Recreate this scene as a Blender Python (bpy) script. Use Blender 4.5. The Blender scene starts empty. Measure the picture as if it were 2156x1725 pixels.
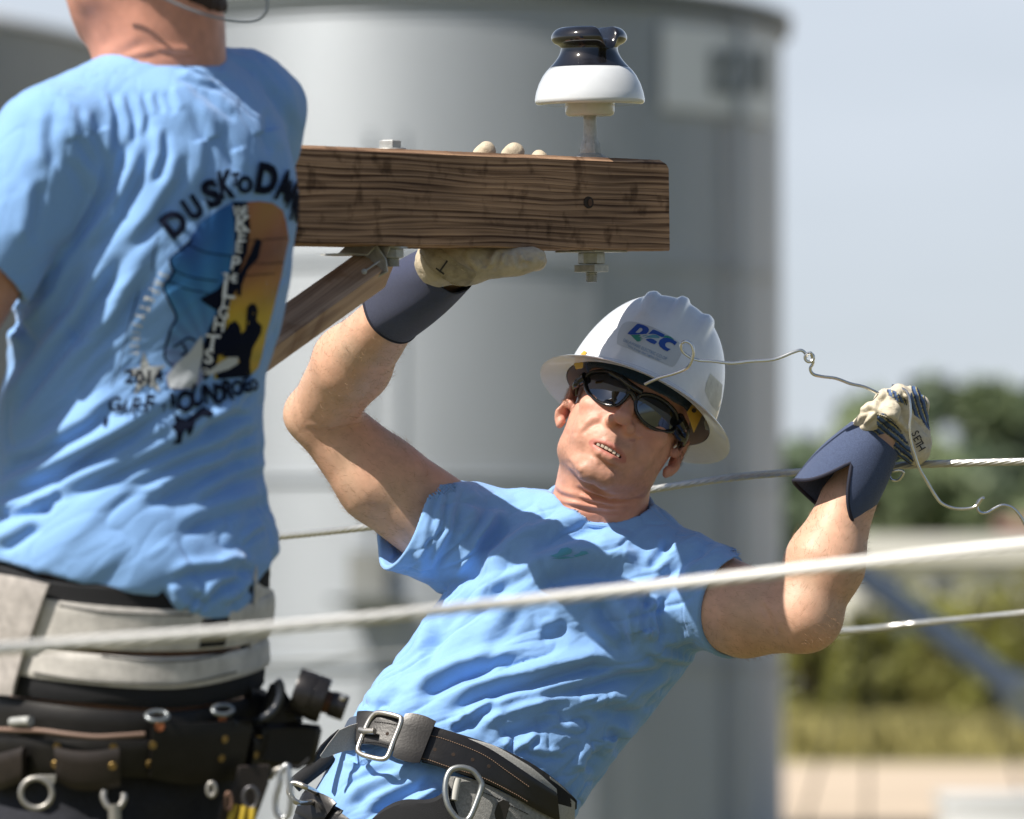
import bpy, bmesh, math, random
import numpy as np
from mathutils import Vector, Matrix
from mathutils.bvhtree import BVHTree
from mathutils.geometry import tessellate_polygon

random.seed(7)
SC = bpy.context.scene
COL = SC.collection

# ------------------------------------------------------------------ camera
K = 36.0 / 200.0 / 2156.0            # metres per reference pixel at 1 m
PITCH = 577.5 * K
CAM = np.array([0.0, 0.0, 1.62])
RT = np.array([1.0, 0.0, 0.0])
FW = np.array([0.0, math.cos(PITCH), math.sin(PITCH)])
UP = np.array([0.0, -math.sin(PITCH), math.cos(PITCH)])
cd = bpy.data.cameras.new('camera')
cam = bpy.data.objects.new('camera', cd); COL.objects.link(cam)
cd.lens = 200; cd.sensor_width = 36; cd.sensor_fit = 'HORIZONTAL'
cd.clip_start = 0.1; cd.clip_end = 4000
cam.location = CAM
cam.rotation_euler = (math.pi / 2 + PITCH, 0, 0)
cd.dof.use_dof = True
cd.dof.focus_distance = 7.02
cd.dof.aperture_fstop = 5.6
cd.dof.aperture_blades = 0
SC.camera = cam

# ------------------------------------------------------------------ sun and sky
SUN_AZ = math.radians(56)            # towards camera left
SUN_EL = math.radians(52)
SD = Vector((-math.sin(SUN_AZ) * math.cos(SUN_EL), -math.cos(SUN_AZ) * math.cos(SUN_EL), math.sin(SUN_EL)))
ld = bpy.data.lights.new('sun', 'SUN'); ld.energy = 4.8; ld.angle = math.radians(0.5)
ld.color = (1.0, 0.93, 0.83)
sun = bpy.data.objects.new('sun', ld); COL.objects.link(sun)
sun.rotation_euler = SD.to_track_quat('Z', 'Y').to_euler()
sun.location = (-20, -20, 40)

world = bpy.data.worlds.new('World'); SC.world = world
world.use_nodes = True
nt = world.node_tree; nt.nodes.clear()
wo = nt.nodes.new('ShaderNodeOutputWorld'); bg = nt.nodes.new('ShaderNodeBackground')
sky = nt.nodes.new('ShaderNodeTexSky'); sky.sky_type = 'NISHITA'; sky.sun_disc = False
sky.sun_elevation = SUN_EL; sky.sun_rotation = math.atan2(SD.x, SD.y) % (2 * math.pi)
sky.air_density = 1.0; sky.dust_density = 1.5; sky.ozone_density = 1.6
bg.inputs['Strength'].default_value = 0.06
tc = nt.nodes.new('ShaderNodeTexCoord')
mp = nt.nodes.new('ShaderNodeMapping'); mp.inputs['Scale'].default_value = (1.2, 1.2, 5.0)
nz = nt.nodes.new('ShaderNodeTexNoise'); nz.inputs['Scale'].default_value = 2.2; nz.inputs['Detail'].default_value = 6
nz.inputs['Roughness'].default_value = 0.55
cr = nt.nodes.new('ShaderNodeValToRGB')
cr.color_ramp.elements[0].position = 0.30; cr.color_ramp.elements[0].color = (0.62, 0.62, 0.62, 1)
cr.color_ramp.elements[1].position = 0.70; cr.color_ramp.elements[1].color = (0.88, 0.88, 0.88, 1)
mx = nt.nodes.new('ShaderNodeMix'); mx.data_type = 'RGBA'
mx.inputs[7].default_value = (9.0, 9.75, 10.9, 1)
nt.links.new(tc.outputs['Generated'], mp.inputs['Vector']); nt.links.new(mp.outputs[0], nz.inputs['Vector'])
nt.links.new(nz.outputs['Fac'], cr.inputs['Fac'])
sep = nt.nodes.new('ShaderNodeSeparateXYZ'); nt.links.new(tc.outputs['Generated'], sep.inputs[0])
hr = nt.nodes.new('ShaderNodeMapRange'); hr.inputs[1].default_value = 0.14; hr.inputs[2].default_value = 0.40
hr.inputs[3].default_value = 1.0; hr.inputs[4].default_value = 0.04
hy_ = nt.nodes.new('ShaderNodeMapRange'); hy_.inputs[1].default_value = -0.1; hy_.inputs[2].default_value = 0.75; hy_.inputs[3].default_value = 0.12
nt.links.new(sep.outputs[1], hy_.inputs[0])
hq = nt.nodes.new('ShaderNodeMath'); hq.operation = 'MULTIPLY'; nt.links.new(hr.outputs[0], hq.inputs[0]); nt.links.new(hy_.outputs[0], hq.inputs[1])
nt.links.new(sep.outputs[2], hr.inputs[0])
hm = nt.nodes.new('ShaderNodeMath'); hm.operation = 'MULTIPLY'
nt.links.new(cr.outputs['Color'], hm.inputs[0]); nt.links.new(hq.outputs[0], hm.inputs[1]); nt.links.new(hm.outputs[0], mx.inputs[0])
nt.links.new(sky.outputs['Color'], mx.inputs[6]); nt.links.new(mx.outputs[2], bg.inputs['Color'])
nt.links.new(bg.outputs[0], wo.inputs['Surface'])

SC.view_settings.view_transform = 'Standard'; SC.view_settings.look = 'None'
SC.view_settings.exposure = 0.52; SC.view_settings.gamma = 1.0
SC.view_settings.use_curve_mapping = False
SC.render.engine = 'CYCLES'
SC.cycles.use_denoising = True
SC.cycles.max_bounces = 8
SC.cycles.sample_clamp_indirect = 8

# ------------------------------------------------------------------ points and frames
def W(px, py, d):
    return CAM + d * (FW + RT * ((px - 1078) * K) + UP * ((862.5 - py) * K))

class Frame:
    """modelling frame at distance d0: unit = one reference pixel there, x right, y up, z towards the viewer"""
    def __init__(s, d0):
        s.d0 = d0; s.s = K * d0; s.c = CAM + FW * d0
    def L(s, px, py, z=0.0):
        q = 1 - z * s.s / s.d0
        return np.array([(px - 1078) * q, (862.5 - py) * q, z], float)
    def w(s, P):
        P = np.asarray(P, float)
        return s.c + (P[..., 0:1] * RT + P[..., 1:2] * UP - P[..., 2:3] * FW) * s.s
    def inv(s, Q):
        v = (np.asarray(Q, float) - s.c) / s.s
        return np.stack([v @ RT, v @ UP, -(v @ FW)], -1)
    def proj(s, P):
        q = 1 - P[:, 2] * s.s / s.d0
        return P[:, 0] / q + 1078, 862.5 - P[:, 1] / q

# ------------------------------------------------------------------ scene objects
def tag(o, label=None, cat=None, group=None, kind=None):
    if label: o['label'] = label
    if cat: o['category'] = cat
    if group: o['group'] = group
    if kind: o['kind'] = kind
    return o

def thing(name, loc, label, cat, group=None):
    o = bpy.data.objects.new(name, None); COL.objects.link(o)
    o.location = [float(v) for v in loc]; o.empty_display_size = 0.05
    return tag(o, label, cat, group)

def link(name, me, mat=None, parent=None):
    o = bpy.data.objects.new(name, me); COL.objects.link(o)
    if mat is not None:
        for m in (mat if isinstance(mat, (list, tuple)) else [mat]): me.materials.append(m)
    if parent is not None:
        o.parent = parent
        wl = Vector(parent.location); p = parent.parent
        while p is not None and p.type == 'EMPTY':
            wl = wl + p.location; p = p.parent
        if parent.type == 'EMPTY': o.matrix_parent_inverse = Matrix.Translation(-wl)
        else:
            # parent is a mesh already placed in world coordinates
            o.matrix_parent_inverse = Matrix.Identity(4)
    return o

def mesh_np(name, V, F, mat=None, parent=None, smooth=True, auto=None):
    V = np.asarray(V, np.float32); me = bpy.data.meshes.new(name)
    if isinstance(F, np.ndarray) and F.ndim == 2:
        nf, k = F.shape
        me.vertices.add(len(V)); me.vertices.foreach_set('co', V.ravel())
        me.loops.add(nf * k); me.loops.foreach_set('vertex_index', F.astype(np.int32).ravel())
        me.polygons.add(nf); me.polygons.foreach_set('loop_start', np.arange(0, nf * k, k, dtype=np.int32))
        try: me.polygons.foreach_set('loop_total', np.full(nf, k, np.int32))
        except Exception: pass
        me.update(calc_edges=True)
    else:
        me.from_pydata([tuple(map(float, v)) for v in V], [], [tuple(int(i) for i in f) for f in F]); me.update()
    me.validate()
    if smooth:
        me.polygons.foreach_set('use_smooth', np.ones(len(me.polygons), bool))
        if auto is not None:
            try: me.set_sharp_from_angle(angle=math.radians(auto))
            except Exception: pass
    return link(name, me, mat, parent)

def set_color(o, col, name='tint'):
    a = o.data.color_attributes.new(name, 'FLOAT_COLOR', 'POINT')
    c = np.ones((len(o.data.vertices), 4), np.float32); c[:, :3] = col
    a.data.foreach_set('color', c.ravel())

# ------------------------------------------------------------------ materials
def lin(r, g, b):
    f = lambda c: (c / 255 / 12.92) if c <= 10 else ((c / 255 + 0.055) / 1.055) ** 2.4
    return (f(r), f(g), f(b), 1)

MATS = {}
def mat(name, col, rough=0.5, metal=0.0, noise=0.0, nscale=20.0, bump=0.0, bscale=200.0, sheen=0.0, sss=0.0,
        coat=0.0, spec=0.5, tint=False, col2=None, stretch=None, coord='Object'):
    if name in MATS: return MATS[name]
    m = bpy.data.materials.new(name); m.use_nodes = True
    t = m.node_tree; b = t.nodes['Principled BSDF']
    b.inputs['Roughness'].default_value = rough; b.inputs['Metallic'].default_value = metal
    b.inputs['Specular IOR Level'].default_value = spec
    b.inputs['Coat Weight'].default_value = coat; b.inputs['Coat Roughness'].default_value = 0.05
    if sheen:
        b.inputs['Sheen Weight'].default_value = sheen; b.inputs['Sheen Roughness'].default_value = 0.4
    if sss:
        b.inputs['Subsurface Weight'].default_value = sss
        b.inputs['Subsurface Radius'].default_value = (1.0, 0.35, 0.2); b.inputs['Subsurface Scale'].default_value = 0.006
    c = tuple(col[:3]) + (1,)
    b.inputs['Base Color'].default_value = c
    tcn = t.nodes.new('ShaderNodeTexCoord'); vec = tcn.outputs[coord]
    if stretch:
        mpn = t.nodes.new('ShaderNodeMapping'); mpn.inputs['Scale'].default_value = stretch
        t.links.new(vec, mpn.inputs['Vector']); vec = mpn.outputs[0]
    src = None
    if tint:
        at = t.nodes.new('ShaderNodeAttribute'); at.attribute_name = 'tint'
        src = at.outputs['Color']
    if noise or col2:
        n = t.nodes.new('ShaderNodeTexNoise'); n.inputs['Scale'].default_value = nscale
        n.inputs['Detail'].default_value = 5; n.inputs['Roughness'].default_value = 0.6
        t.links.new(vec, n.inputs['Vector'])
        r = t.nodes.new('ShaderNodeValToRGB'); r.color_ramp.elements[0].position = 0.32; r.color_ramp.elements[1].position = 0.68
        if col2:
            r.color_ramp.elements[0].color = tuple(col2[:3]) + (1,); r.color_ramp.elements[1].color = c
            t.links.new(n.outputs['Fac'], r.inputs['Fac']); nsrc = r.outputs['Color']
        else:
            lo = 1 - noise; hi = 1 + noise * 0.6
            r.color_ramp.elements[0].color = (lo, lo, lo, 1); r.color_ramp.elements[1].color = (hi, hi, hi, 1)
            t.links.new(n.outputs['Fac'], r.inputs['Fac'])
            mm = t.nodes.new('ShaderNodeMix'); mm.data_type = 'RGBA'; mm.blend_type = 'MULTIPLY'; mm.inputs[0].default_value = 1
            mm.inputs[6].default_value = c
            if src is not None: t.links.new(src, mm.inputs[6])
            t.links.new(r.outputs['Color'], mm.inputs[7]); nsrc = mm.outputs[2]
        src = nsrc
    if src is not None: t.links.new(src, b.inputs['Base Color'])
    if bump:
        n2 = t.nodes.new('ShaderNodeTexNoise'); n2.inputs['Scale'].default_value = bscale; n2.inputs['Detail'].default_value = 4
        t.links.new(vec, n2.inputs['Vector'])
        bp = t.nodes.new('ShaderNodeBump'); bp.inputs['Strength'].default_value = min(1, bump); bp.inputs['Distance'].default_value = 0.0015
        t.links.new(n2.outputs['Fac'], bp.inputs['Height']); t.links.new(bp.outputs[0], b.inputs['Normal'])
    MATS[name] = m
    return m

# ------------------------------------------------------------------ noise
def _hash(ix, iy, iz, seed):
    h = (ix.astype(np.int64) * 374761393 + iy.astype(np.int64) * 668265263 + iz.astype(np.int64) * 2147483647 + seed * 974711) & 0xffffffff
    h = ((h ^ (h >> 13)) * 1274126177) & 0xffffffff
    return ((h ^ (h >> 16)) & 0xffff) / 65535.0 * 2 - 1

def noise3(P, scale, seed=0):
    Q = np.asarray(P) / scale; I = np.floor(Q).astype(np.int64); f = Q - I; f = f * f * f * (f * (f * 6 - 15) + 10)
    r = 0
    for dx in (0, 1):
        for dy in (0, 1):
            for dz in (0, 1):
                w = (f[:, 0] if dx else 1 - f[:, 0]) * (f[:, 1] if dy else 1 - f[:, 1]) * (f[:, 2] if dz else 1 - f[:, 2])
                r = r + w * _hash(I[:, 0] + dx, I[:, 1] + dy, I[:, 2] + dz, seed)
    return r

def ridged(P, scale, stretch, dirv, seed=0, warp=0.0):
    """long creases along dirv: sharp valleys between soft rolls, about -1..1"""
    P = np.asarray(P, float); d = np.asarray(dirv, float)
    if d.ndim == 1: d = np.broadcast_to(d / np.linalg.norm(d), P.shape)
    if warp: P = P + np.stack([noise3(P, scale * 4, seed + 7), noise3(P, scale * 4, seed + 8), noise3(P, scale * 4, seed + 9)], 1) * warp
    al = (P * d).sum(1)[:, None]; Q = P - al * d + al / stretch * d
    n = np.abs(noise3(Q, scale, seed)); m = noise3(Q, scale * 2.6, seed + 3)
    return (np.clip(n * 2.4, 0, 1) ** 0.7 * 2 - 1) * (0.45 + 0.55 * np.clip(m + .4, 0, 1))

# ------------------------------------------------------------------ implicit surfaces
def smin(a, b, k):
    h = np.clip(0.5 + 0.5 * (b - a) / k, 0, 1)
    return b + (a - b) * h - k * h * (1 - h)
def smax(a, b, k): return -smin(-a, -b, k)

def cap(P, a, b, ra, rb, n=None, q=1.0):
    """round cone; squashed (q<1) or stretched (q>1) along unit vector n"""
    a = np.asarray(a, float); b = np.asarray(b, float)
    if n is not None:
        n = np.asarray(n, float); n = n / np.linalg.norm(n)
        P = P + ((P - a) @ n * (1 / q - 1))[:, None] * n
        b = b + np.dot(b - a, n) * (1 / q - 1) * n
    ab = b - a; L2 = max(1e-9, ab @ ab)
    t = np.clip(((P - a) @ ab) / L2, 0, 1)
    return np.linalg.norm(P - a - t[:, None] * ab, axis=1) - (ra + (rb - ra) * t)

def ell(P, c, r, R=None):
    q = P - np.asarray(c, float)
    if R is not None: q = q @ R
    r = np.asarray(r, float)
    k0 = np.linalg.norm(q / r, axis=1); k1 = np.linalg.norm(q / (r * r), axis=1) + 1e-9
    return k0 * (k0 - 1) / k1

def surf(f, lo, hi, h, smooth=2, margin=2.0):
    lo = np.asarray(lo, float); hi = np.asarray(hi, float); B = 8
    nb = np.ceil((hi - lo) / (h * B)).astype(int); n = nb * B
    g = [lo[i] + (np.arange(nb[i]) * B + (B - 1) / 2) * h for i in range(3)]
    C = np.stack(np.meshgrid(*g, indexing='ij'), -1).reshape(-1, 3)
    dc = f(C)
    act = np.abs(dc) < B * h * 0.87 * margin
    V = np.repeat(np.repeat(np.repeat(np.where(dc < 0, -1e3, 1e3).reshape(nb).astype(np.float32), B, 0), B, 1), B, 2)
    ia = np.argwhere(act.reshape(nb)) * B
    off = np.stack(np.meshgrid(np.arange(B), np.arange(B), np.arange(B), indexing='ij'), -1).reshape(-1, 3)
    for s in range(0, len(ia), 600):
        idx = (ia[s:s + 600, None, :] + off[None]).reshape(-1, 3)
        v = f(lo + idx * h)
        V[idx[:, 0], idx[:, 1], idx[:, 2]] = v
    S = V < 0
    c = S[:-1, :-1, :-1].astype(np.int8)
    for d in ((1,0,0),(0,1,0),(0,0,1),(1,1,0),(1,0,1),(0,1,1),(1,1,1)):
        c = c + S[d[0]:n[0]-1+d[0], d[1]:n[1]-1+d[1], d[2]:n[2]-1+d[2]]
    cells = np.argwhere((c > 0) & (c < 8))
    vid = np.full(np.array(c.shape), -1, np.int32); vid[cells[:, 0], cells[:, 1], cells[:, 2]] = np.arange(len(cells))
    acc = np.zeros((len(cells), 3)); cnt = np.zeros(len(cells))
    corners = [np.array(x) for x in ((0,0,0),(1,0,0),(0,1,0),(0,0,1),(1,1,0),(1,0,1),(0,1,1),(1,1,1))]
    for a in corners:
        for ax in range(3):
            if a[ax]: continue
            b = a.copy(); b[ax] = 1
            A = cells + a; Bq = cells + b
            va = V[A[:, 0], A[:, 1], A[:, 2]]; vb = V[Bq[:, 0], Bq[:, 1], Bq[:, 2]]
            m = (va < 0) != (vb < 0)
            t = np.where(m, va / np.where(m, va - vb, 1), 0); t = np.clip(t, 0, 1)
            p = a + t[:, None] * (b - a)
            acc[m] += p[m]; cnt[m] += 1
    P = lo + (cells + acc / np.maximum(cnt, 1)[:, None]) * h
    Fs = []
    for ax in range(3):
        u, v = [(1, 2), (2, 0), (0, 1)][ax]
        s0 = [slice(0, None)] * 3; s1 = [slice(0, None)] * 3; s0[ax] = slice(0, -1); s1[ax] = slice(1, None)
        D = S[tuple(s0)] != S[tuple(s1)]
        E = np.argwhere(D)
        E = E[(E[:, u] > 0) & (E[:, v] > 0) & (E[:, u] < n[u] - 1) & (E[:, v] < n[v] - 1)]
        du = np.zeros(3, int); du[u] = 1; dv = np.zeros(3, int); dv[v] = 1
        q = [vid[tuple((E - x).T)] for x in (du * 0, du, du + dv, dv)]
        Q = np.stack(q, 1)
        flip = S[tuple(E.T)]
        Q[~flip] = Q[~flip][:, ::-1]
        Fs.append(Q[(Q >= 0).all(1)])
    F = np.concatenate(Fs)
    P = relax(P, F, smooth)
    return P, F

def relax(P, F, it, lam=0.5):
    if not it: return P
    k = F.shape[1]
    e = np.concatenate([F[:, [i, (i + 1) % k]] for i in range(k)])
    n = len(P)
    deg = np.bincount(e[:, 0], minlength=n) + np.bincount(e[:, 1], minlength=n)
    for i in range(it):
        for l in (lam, -lam * 1.02):
            s = np.zeros_like(P)
            for a in range(3):
                s[:, a] = np.bincount(e[:, 0], P[e[:, 1], a], n) + np.bincount(e[:, 1], P[e[:, 0], a], n)
            P = P + l * (s / np.maximum(deg, 1)[:, None] - P)
    return P

def normals(P, F):
    a = P[F[:, 2]] - P[F[:, 0]]; b = P[F[:, -1]] - P[F[:, 1]] if F.shape[1] == 4 else P[F[:, 2]] - P[F[:, 1]]
    nf = np.cross(a, b); N = np.zeros_like(P)
    for i in range(F.shape[1]):
        for c in range(3): N[:, c] += np.bincount(F[:, i], nf[:, c], len(P))
    return N / (np.linalg.norm(N, axis=1)[:, None] + 1e-12)

def strokes(px, py, lst):
    """height field of folds: each stroke is (points, width, height)"""
    H = np.zeros(len(px))
    for pts, w, a in lst:
        pts = np.asarray(pts, float)
        x0, y0 = pts.min(0) - 4 * w; x1, y1 = pts.max(0) + 4 * w
        m = (px > x0) & (px < x1) & (py > y0) & (py < y1)
        if not m.any(): continue
        X = px[m]; Y = py[m]; best = np.full(len(X), 1e9); sg = np.zeros(len(X)); tt = np.zeros(len(X))
        seg = np.diff(pts, axis=0); ln = np.linalg.norm(seg, axis=1); cum = np.concatenate([[0], np.cumsum(ln)]); T = cum[-1]
        for i in range(len(seg)):
            d = seg[i] / ln[i]; rx = X - pts[i, 0]; ry = Y - pts[i, 1]
            t = np.clip(rx * d[0] + ry * d[1], 0, ln[i]); ex = rx - t * d[0]; ey = ry - t * d[1]
            dd = np.hypot(ex, ey); b = dd < best
            best = np.where(b, dd, best); sg = np.where(b, np.sign(ey + 0.35 * ex + 1e-9), sg); tt = np.where(b, (cum[i] + t) / T, tt)
        w = w * 1.12; a = a * 1.5; tap = np.clip(np.minimum(tt, 1 - tt) * 4 + 0.05, 0, 1); tap = tap * tap * (3 - 2 * tap)
        s = best * sg
        prof = 0.8 * np.exp(-((s + 1.25 * w) / (1.35 * w)) ** 2) - 0.85 * np.exp(-((s - 0.55 * w) / (1.0 * w)) ** 2)
        H[m] += a * tap * prof
    return H

# ------------------------------------------------------------------ hard-surface helpers (world metres)
def join(*parts):
    Vs = []; Fs = []; o = 0
    for V, F in parts:
        V = [tuple(v) for v in V]; Vs += V; Fs += [tuple(i + o for i in f) for f in F]; o += len(V)
    return Vs, Fs

def box(c, ax, ay, az, hx, hy, hz, bev=0.0):
    c = np.asarray(c, float); ax, ay, az = [np.asarray(v, float) for v in (ax, ay, az)]
    bm = bmesh.new(); bmesh.ops.create_cube(bm, size=2)
    for v in bm.verts: v.co = Vector((v.co.x * hx, v.co.y * hy, v.co.z * hz))
    if bev: bmesh.ops.bevel(bm, geom=list(bm.edges), offset=bev, segments=2, profile=0.6, affect='EDGES')
    V = [c + v.co.x * ax + v.co.y * ay + v.co.z * az for v in bm.verts]; bm.verts.index_update()
    F = [[v.index for v in f.verts] for f in bm.faces]; bm.free()
    if np.dot(np.cross(ax, ay), az) < 0: F = [f[::-1] for f in F]
    return V, F

def basis(d):
    d = np.asarray(d, float); d = d / np.linalg.norm(d)
    a = np.cross(d, [0.123, 0.05, 0.99]); a /= np.linalg.norm(a)
    return a, np.cross(d, a), d

def lathe(o, axis, prof, n=48, xdir=None, mod=None):
    """prof: list of (radius, height along axis)"""
    a, b, d = basis(axis)
    if xdir is not None:
        a = np.asarray(xdir, float); a = a - (a @ d) * d; a /= np.linalg.norm(a); b = np.cross(d, a)
    V = []; F = []
    for i, (r, h) in enumerate(prof):
        for j in range(n):
            t = 2 * math.pi * j / n; rr, hh = (r, h) if mod is None else mod(r, h, t)
            V.append(np.asarray(o) + a * rr * math.cos(t) + b * rr * math.sin(t) + d * hh)
    for i in range(len(prof) - 1):
        for j in range(n):
            k = (j + 1) % n; F.append((i * n + j, i * n + k, (i + 1) * n + k, (i + 1) * n + j))
    V.append(np.mean(V[:n], 0)); V.append(np.mean(V[(len(prof) - 1) * n:len(prof) * n], 0)); m = len(V)
    for j in range(n):
        k = (j + 1) % n; F.append((m - 2, k, j)); F.append((m - 1, (len(prof) - 1) * n + j, (len(prof) - 1) * n + k))
    return V, F

def spline(pts, per=8, closed=False):
    P = np.asarray(pts, float); n = len(P); out = []
    g = (lambda i: P[i % n]) if closed else (lambda i: P[min(max(i, 0), n - 1)])
    for i in range(n if closed else n - 1):
        a, b, c, d = g(i - 1), g(i), g(i + 1), g(i + 2)
        for k in range(per):
            t = k / per
            out.append(0.5 * (2 * b + (c - a) * t + (2 * a - 5 * b + 4 * c - d) * t * t + (3 * b - a - 3 * c + d) * t ** 3))
    if not closed: out.append(P[-1])
    return np.array(out)

def tube(path, r, n=12, closed=False, rmod=None):
    path = np.asarray(path, float); m = len(path); V = []; F = []
    r = np.broadcast_to(np.asarray(r, float), (m,))
    T = np.gradient(path, axis=0) if not closed else np.roll(path, -1, 0) - np.roll(path, 1, 0)
    T /= np.linalg.norm(T, axis=1)[:, None] + 1e-12
    a, b, _ = basis(T[0]); s = 0
    for i in range(m):
        a = a - (a @ T[i]) * T[i]; a /= np.linalg.norm(a); b = np.cross(T[i], a)
        if i: s += np.linalg.norm(path[i] - path[i - 1])
        for j in range(n):
            t = 2 * math.pi * j / n; rr = r[i] * (1 if rmod is None else rmod(t, s))
            V.append(path[i] + (a * math.cos(t) + b * math.sin(t)) * rr)
    for i in range(m if closed else m - 1):
        i2 = (i + 1) % m
        for j in range(n):
            k = (j + 1) % n; F.append((i * n + j, i * n + k, i2 * n + k, i2 * n + j))
    if not closed:
        V.append(path[0]); V.append(path[-1]); q = len(V)
        for j in range(n):
            k = (j + 1) % n; F.append((q - 2, k, j)); F.append((q - 1, (m - 1) * n + j, (m - 1) * n + k))
    return V, F

def make(name, VF, m, parent=None, smooth=True, auto=35):
    return mesh_np(name, VF[0], VF[1], m, parent, smooth, auto)

def refine(VF, maxlen):
    bm = bmesh.new(); vs = [bm.verts.new(v) for v in VF[0]]
    for f in VF[1]:
        try: bm.faces.new([vs[i] for i in f])
        except ValueError: pass
    bmesh.ops.triangulate(bm, faces=list(bm.faces))
    for _ in range(9):
        e = [x for x in bm.edges if x.calc_length() > maxlen]
        if not e: break
        bmesh.ops.subdivide_edges(bm, edges=e, cuts=1, use_grid_fill=False)
        bmesh.ops.triangulate(bm, faces=[f for f in bm.faces if len(f.verts) > 3])
    bm.verts.index_update()
    V = np.array([v.co[:] for v in bm.verts]); F = [[v.index for v in f.verts] for f in bm.faces]; bm.free()
    return V, F

_tc = {}
def text2d(s, bold=0.0, shear=0.0):
    key = (s, bold, shear)
    if key in _tc: return _tc[key]
    c = bpy.data.curves.new('txt', 'FONT'); c.body = s; c.offset = bold; c.shear = shear; c.align_x = 'CENTER'; c.align_y = 'CENTER'
    c.resolution_u = 3
    o = bpy.data.objects.new('txt', c); COL.objects.link(o)
    bpy.context.view_layer.update()
    me = o.to_mesh(); V = np.array([v.co[:2] for v in me.vertices]).reshape(-1, 2); F = [list(p.vertices) for p in me.polygons]
    o.to_mesh_clear(); bpy.data.objects.remove(o); bpy.data.curves.remove(c)
    if len(V):
        mn, mx_ = V.min(0), V.max(0); V = (V - (mn + mx_) / 2) / (mx_[1] - mn[1] + 1e-9)
    _tc[key] = (V, F)
    return V, F

def glyph(s, x, y, h, wfac=1.0, rot=0.0, bold=0.0, shear=0.0):
    """a word in reference-pixel coordinates, upright height h, rotated clockwise by rot degrees"""
    V, F = text2d(s, bold, shear)
    X = V[:, 0] * h * wfac; Y = V[:, 1] * h; r = math.radians(rot); c, sn = math.cos(r), math.sin(r)
    return np.stack([x + X * c + Y * sn, y + X * sn - Y * c], 1), F

def poly(pts):
    T = tessellate_polygon([[Vector((p[0], p[1], 0)) for p in pts]])
    return np.array(pts, float), [list(t) for t in T]

def bvh_of(P, F): return BVHTree.FromPolygons([tuple(p) for p in P], [tuple(int(i) for i in f) for f in F])

def shoot(bvh, px, py, dmin=3.0, fallback=None):
    """first surface point seen from the viewpoint through (px, py)"""
    dr = W(px, py, 1.0) - CAM
    hit = bvh.ray_cast(Vector(CAM), Vector(dr))
    if hit[0] is not None: return np.array(hit[0]), np.array(hit[1])
    if fallback is not None:
        h = bvh.find_nearest(Vector(W(px, py, fallback)))
        return np.array(h[0]), np.array(h[1])
    return None, None

def decal(name, shapes, bvh, off, m, parent, maxlen=7, colf=None, fallback=None):
    """ink or film lying on a surface; shapes are flat meshes given in reference pixels"""
    Vs = []; Fs = []; o = 0
    for V, F in shapes:
        if not len(V): continue
        V3 = np.concatenate([V, np.zeros((len(V), 1))], 1)
        V3, F = refine((V3, F), maxlen)
        Vs.append(V3[:, :2]); Fs += [[i + o for i in f] for f in F]; o += len(V3)
    P2 = np.concatenate(Vs); out = np.zeros((len(P2), 3)); ok = np.ones(len(P2), bool)
    for i, (x, y) in enumerate(P2):
        p, n = shoot(bvh, x, y, fallback=fallback)
        if p is None: ok[i] = False; continue
        if n @ (CAM - p) < 0: n = -n
        out[i] = p + n * off * 0.6 + (CAM - p) / np.linalg.norm(CAM - p) * off * 0.7
    Fs = [f for f in Fs if ok[f].all()]
    # drop faces that bridge a silhouette
    if maxlen < 11: Fs = [f for f in Fs if max(np.linalg.norm(out[f[0]] - out[f[1]]), np.linalg.norm(out[f[1]] - out[f[2]])) < 0.03]
    # orient to the viewpoint
    Fo = []
    for f in Fs:
        a, b, c = out[f[0]], out[f[1]], out[f[2]]
        Fo.append(f if np.cross(b - a, c - a) @ (CAM - a) > 0 else f[::-1])
    used = np.unique(np.array(Fo).ravel()); mp_ = -np.ones(len(out), int); mp_[used] = np.arange(len(used))
    ob = mesh_np(name, out[used], [[mp_[i] for i in f] for f in Fo], m, parent)
    if colf is not None: set_color(ob, colf(P2[used]))
    return ob

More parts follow.
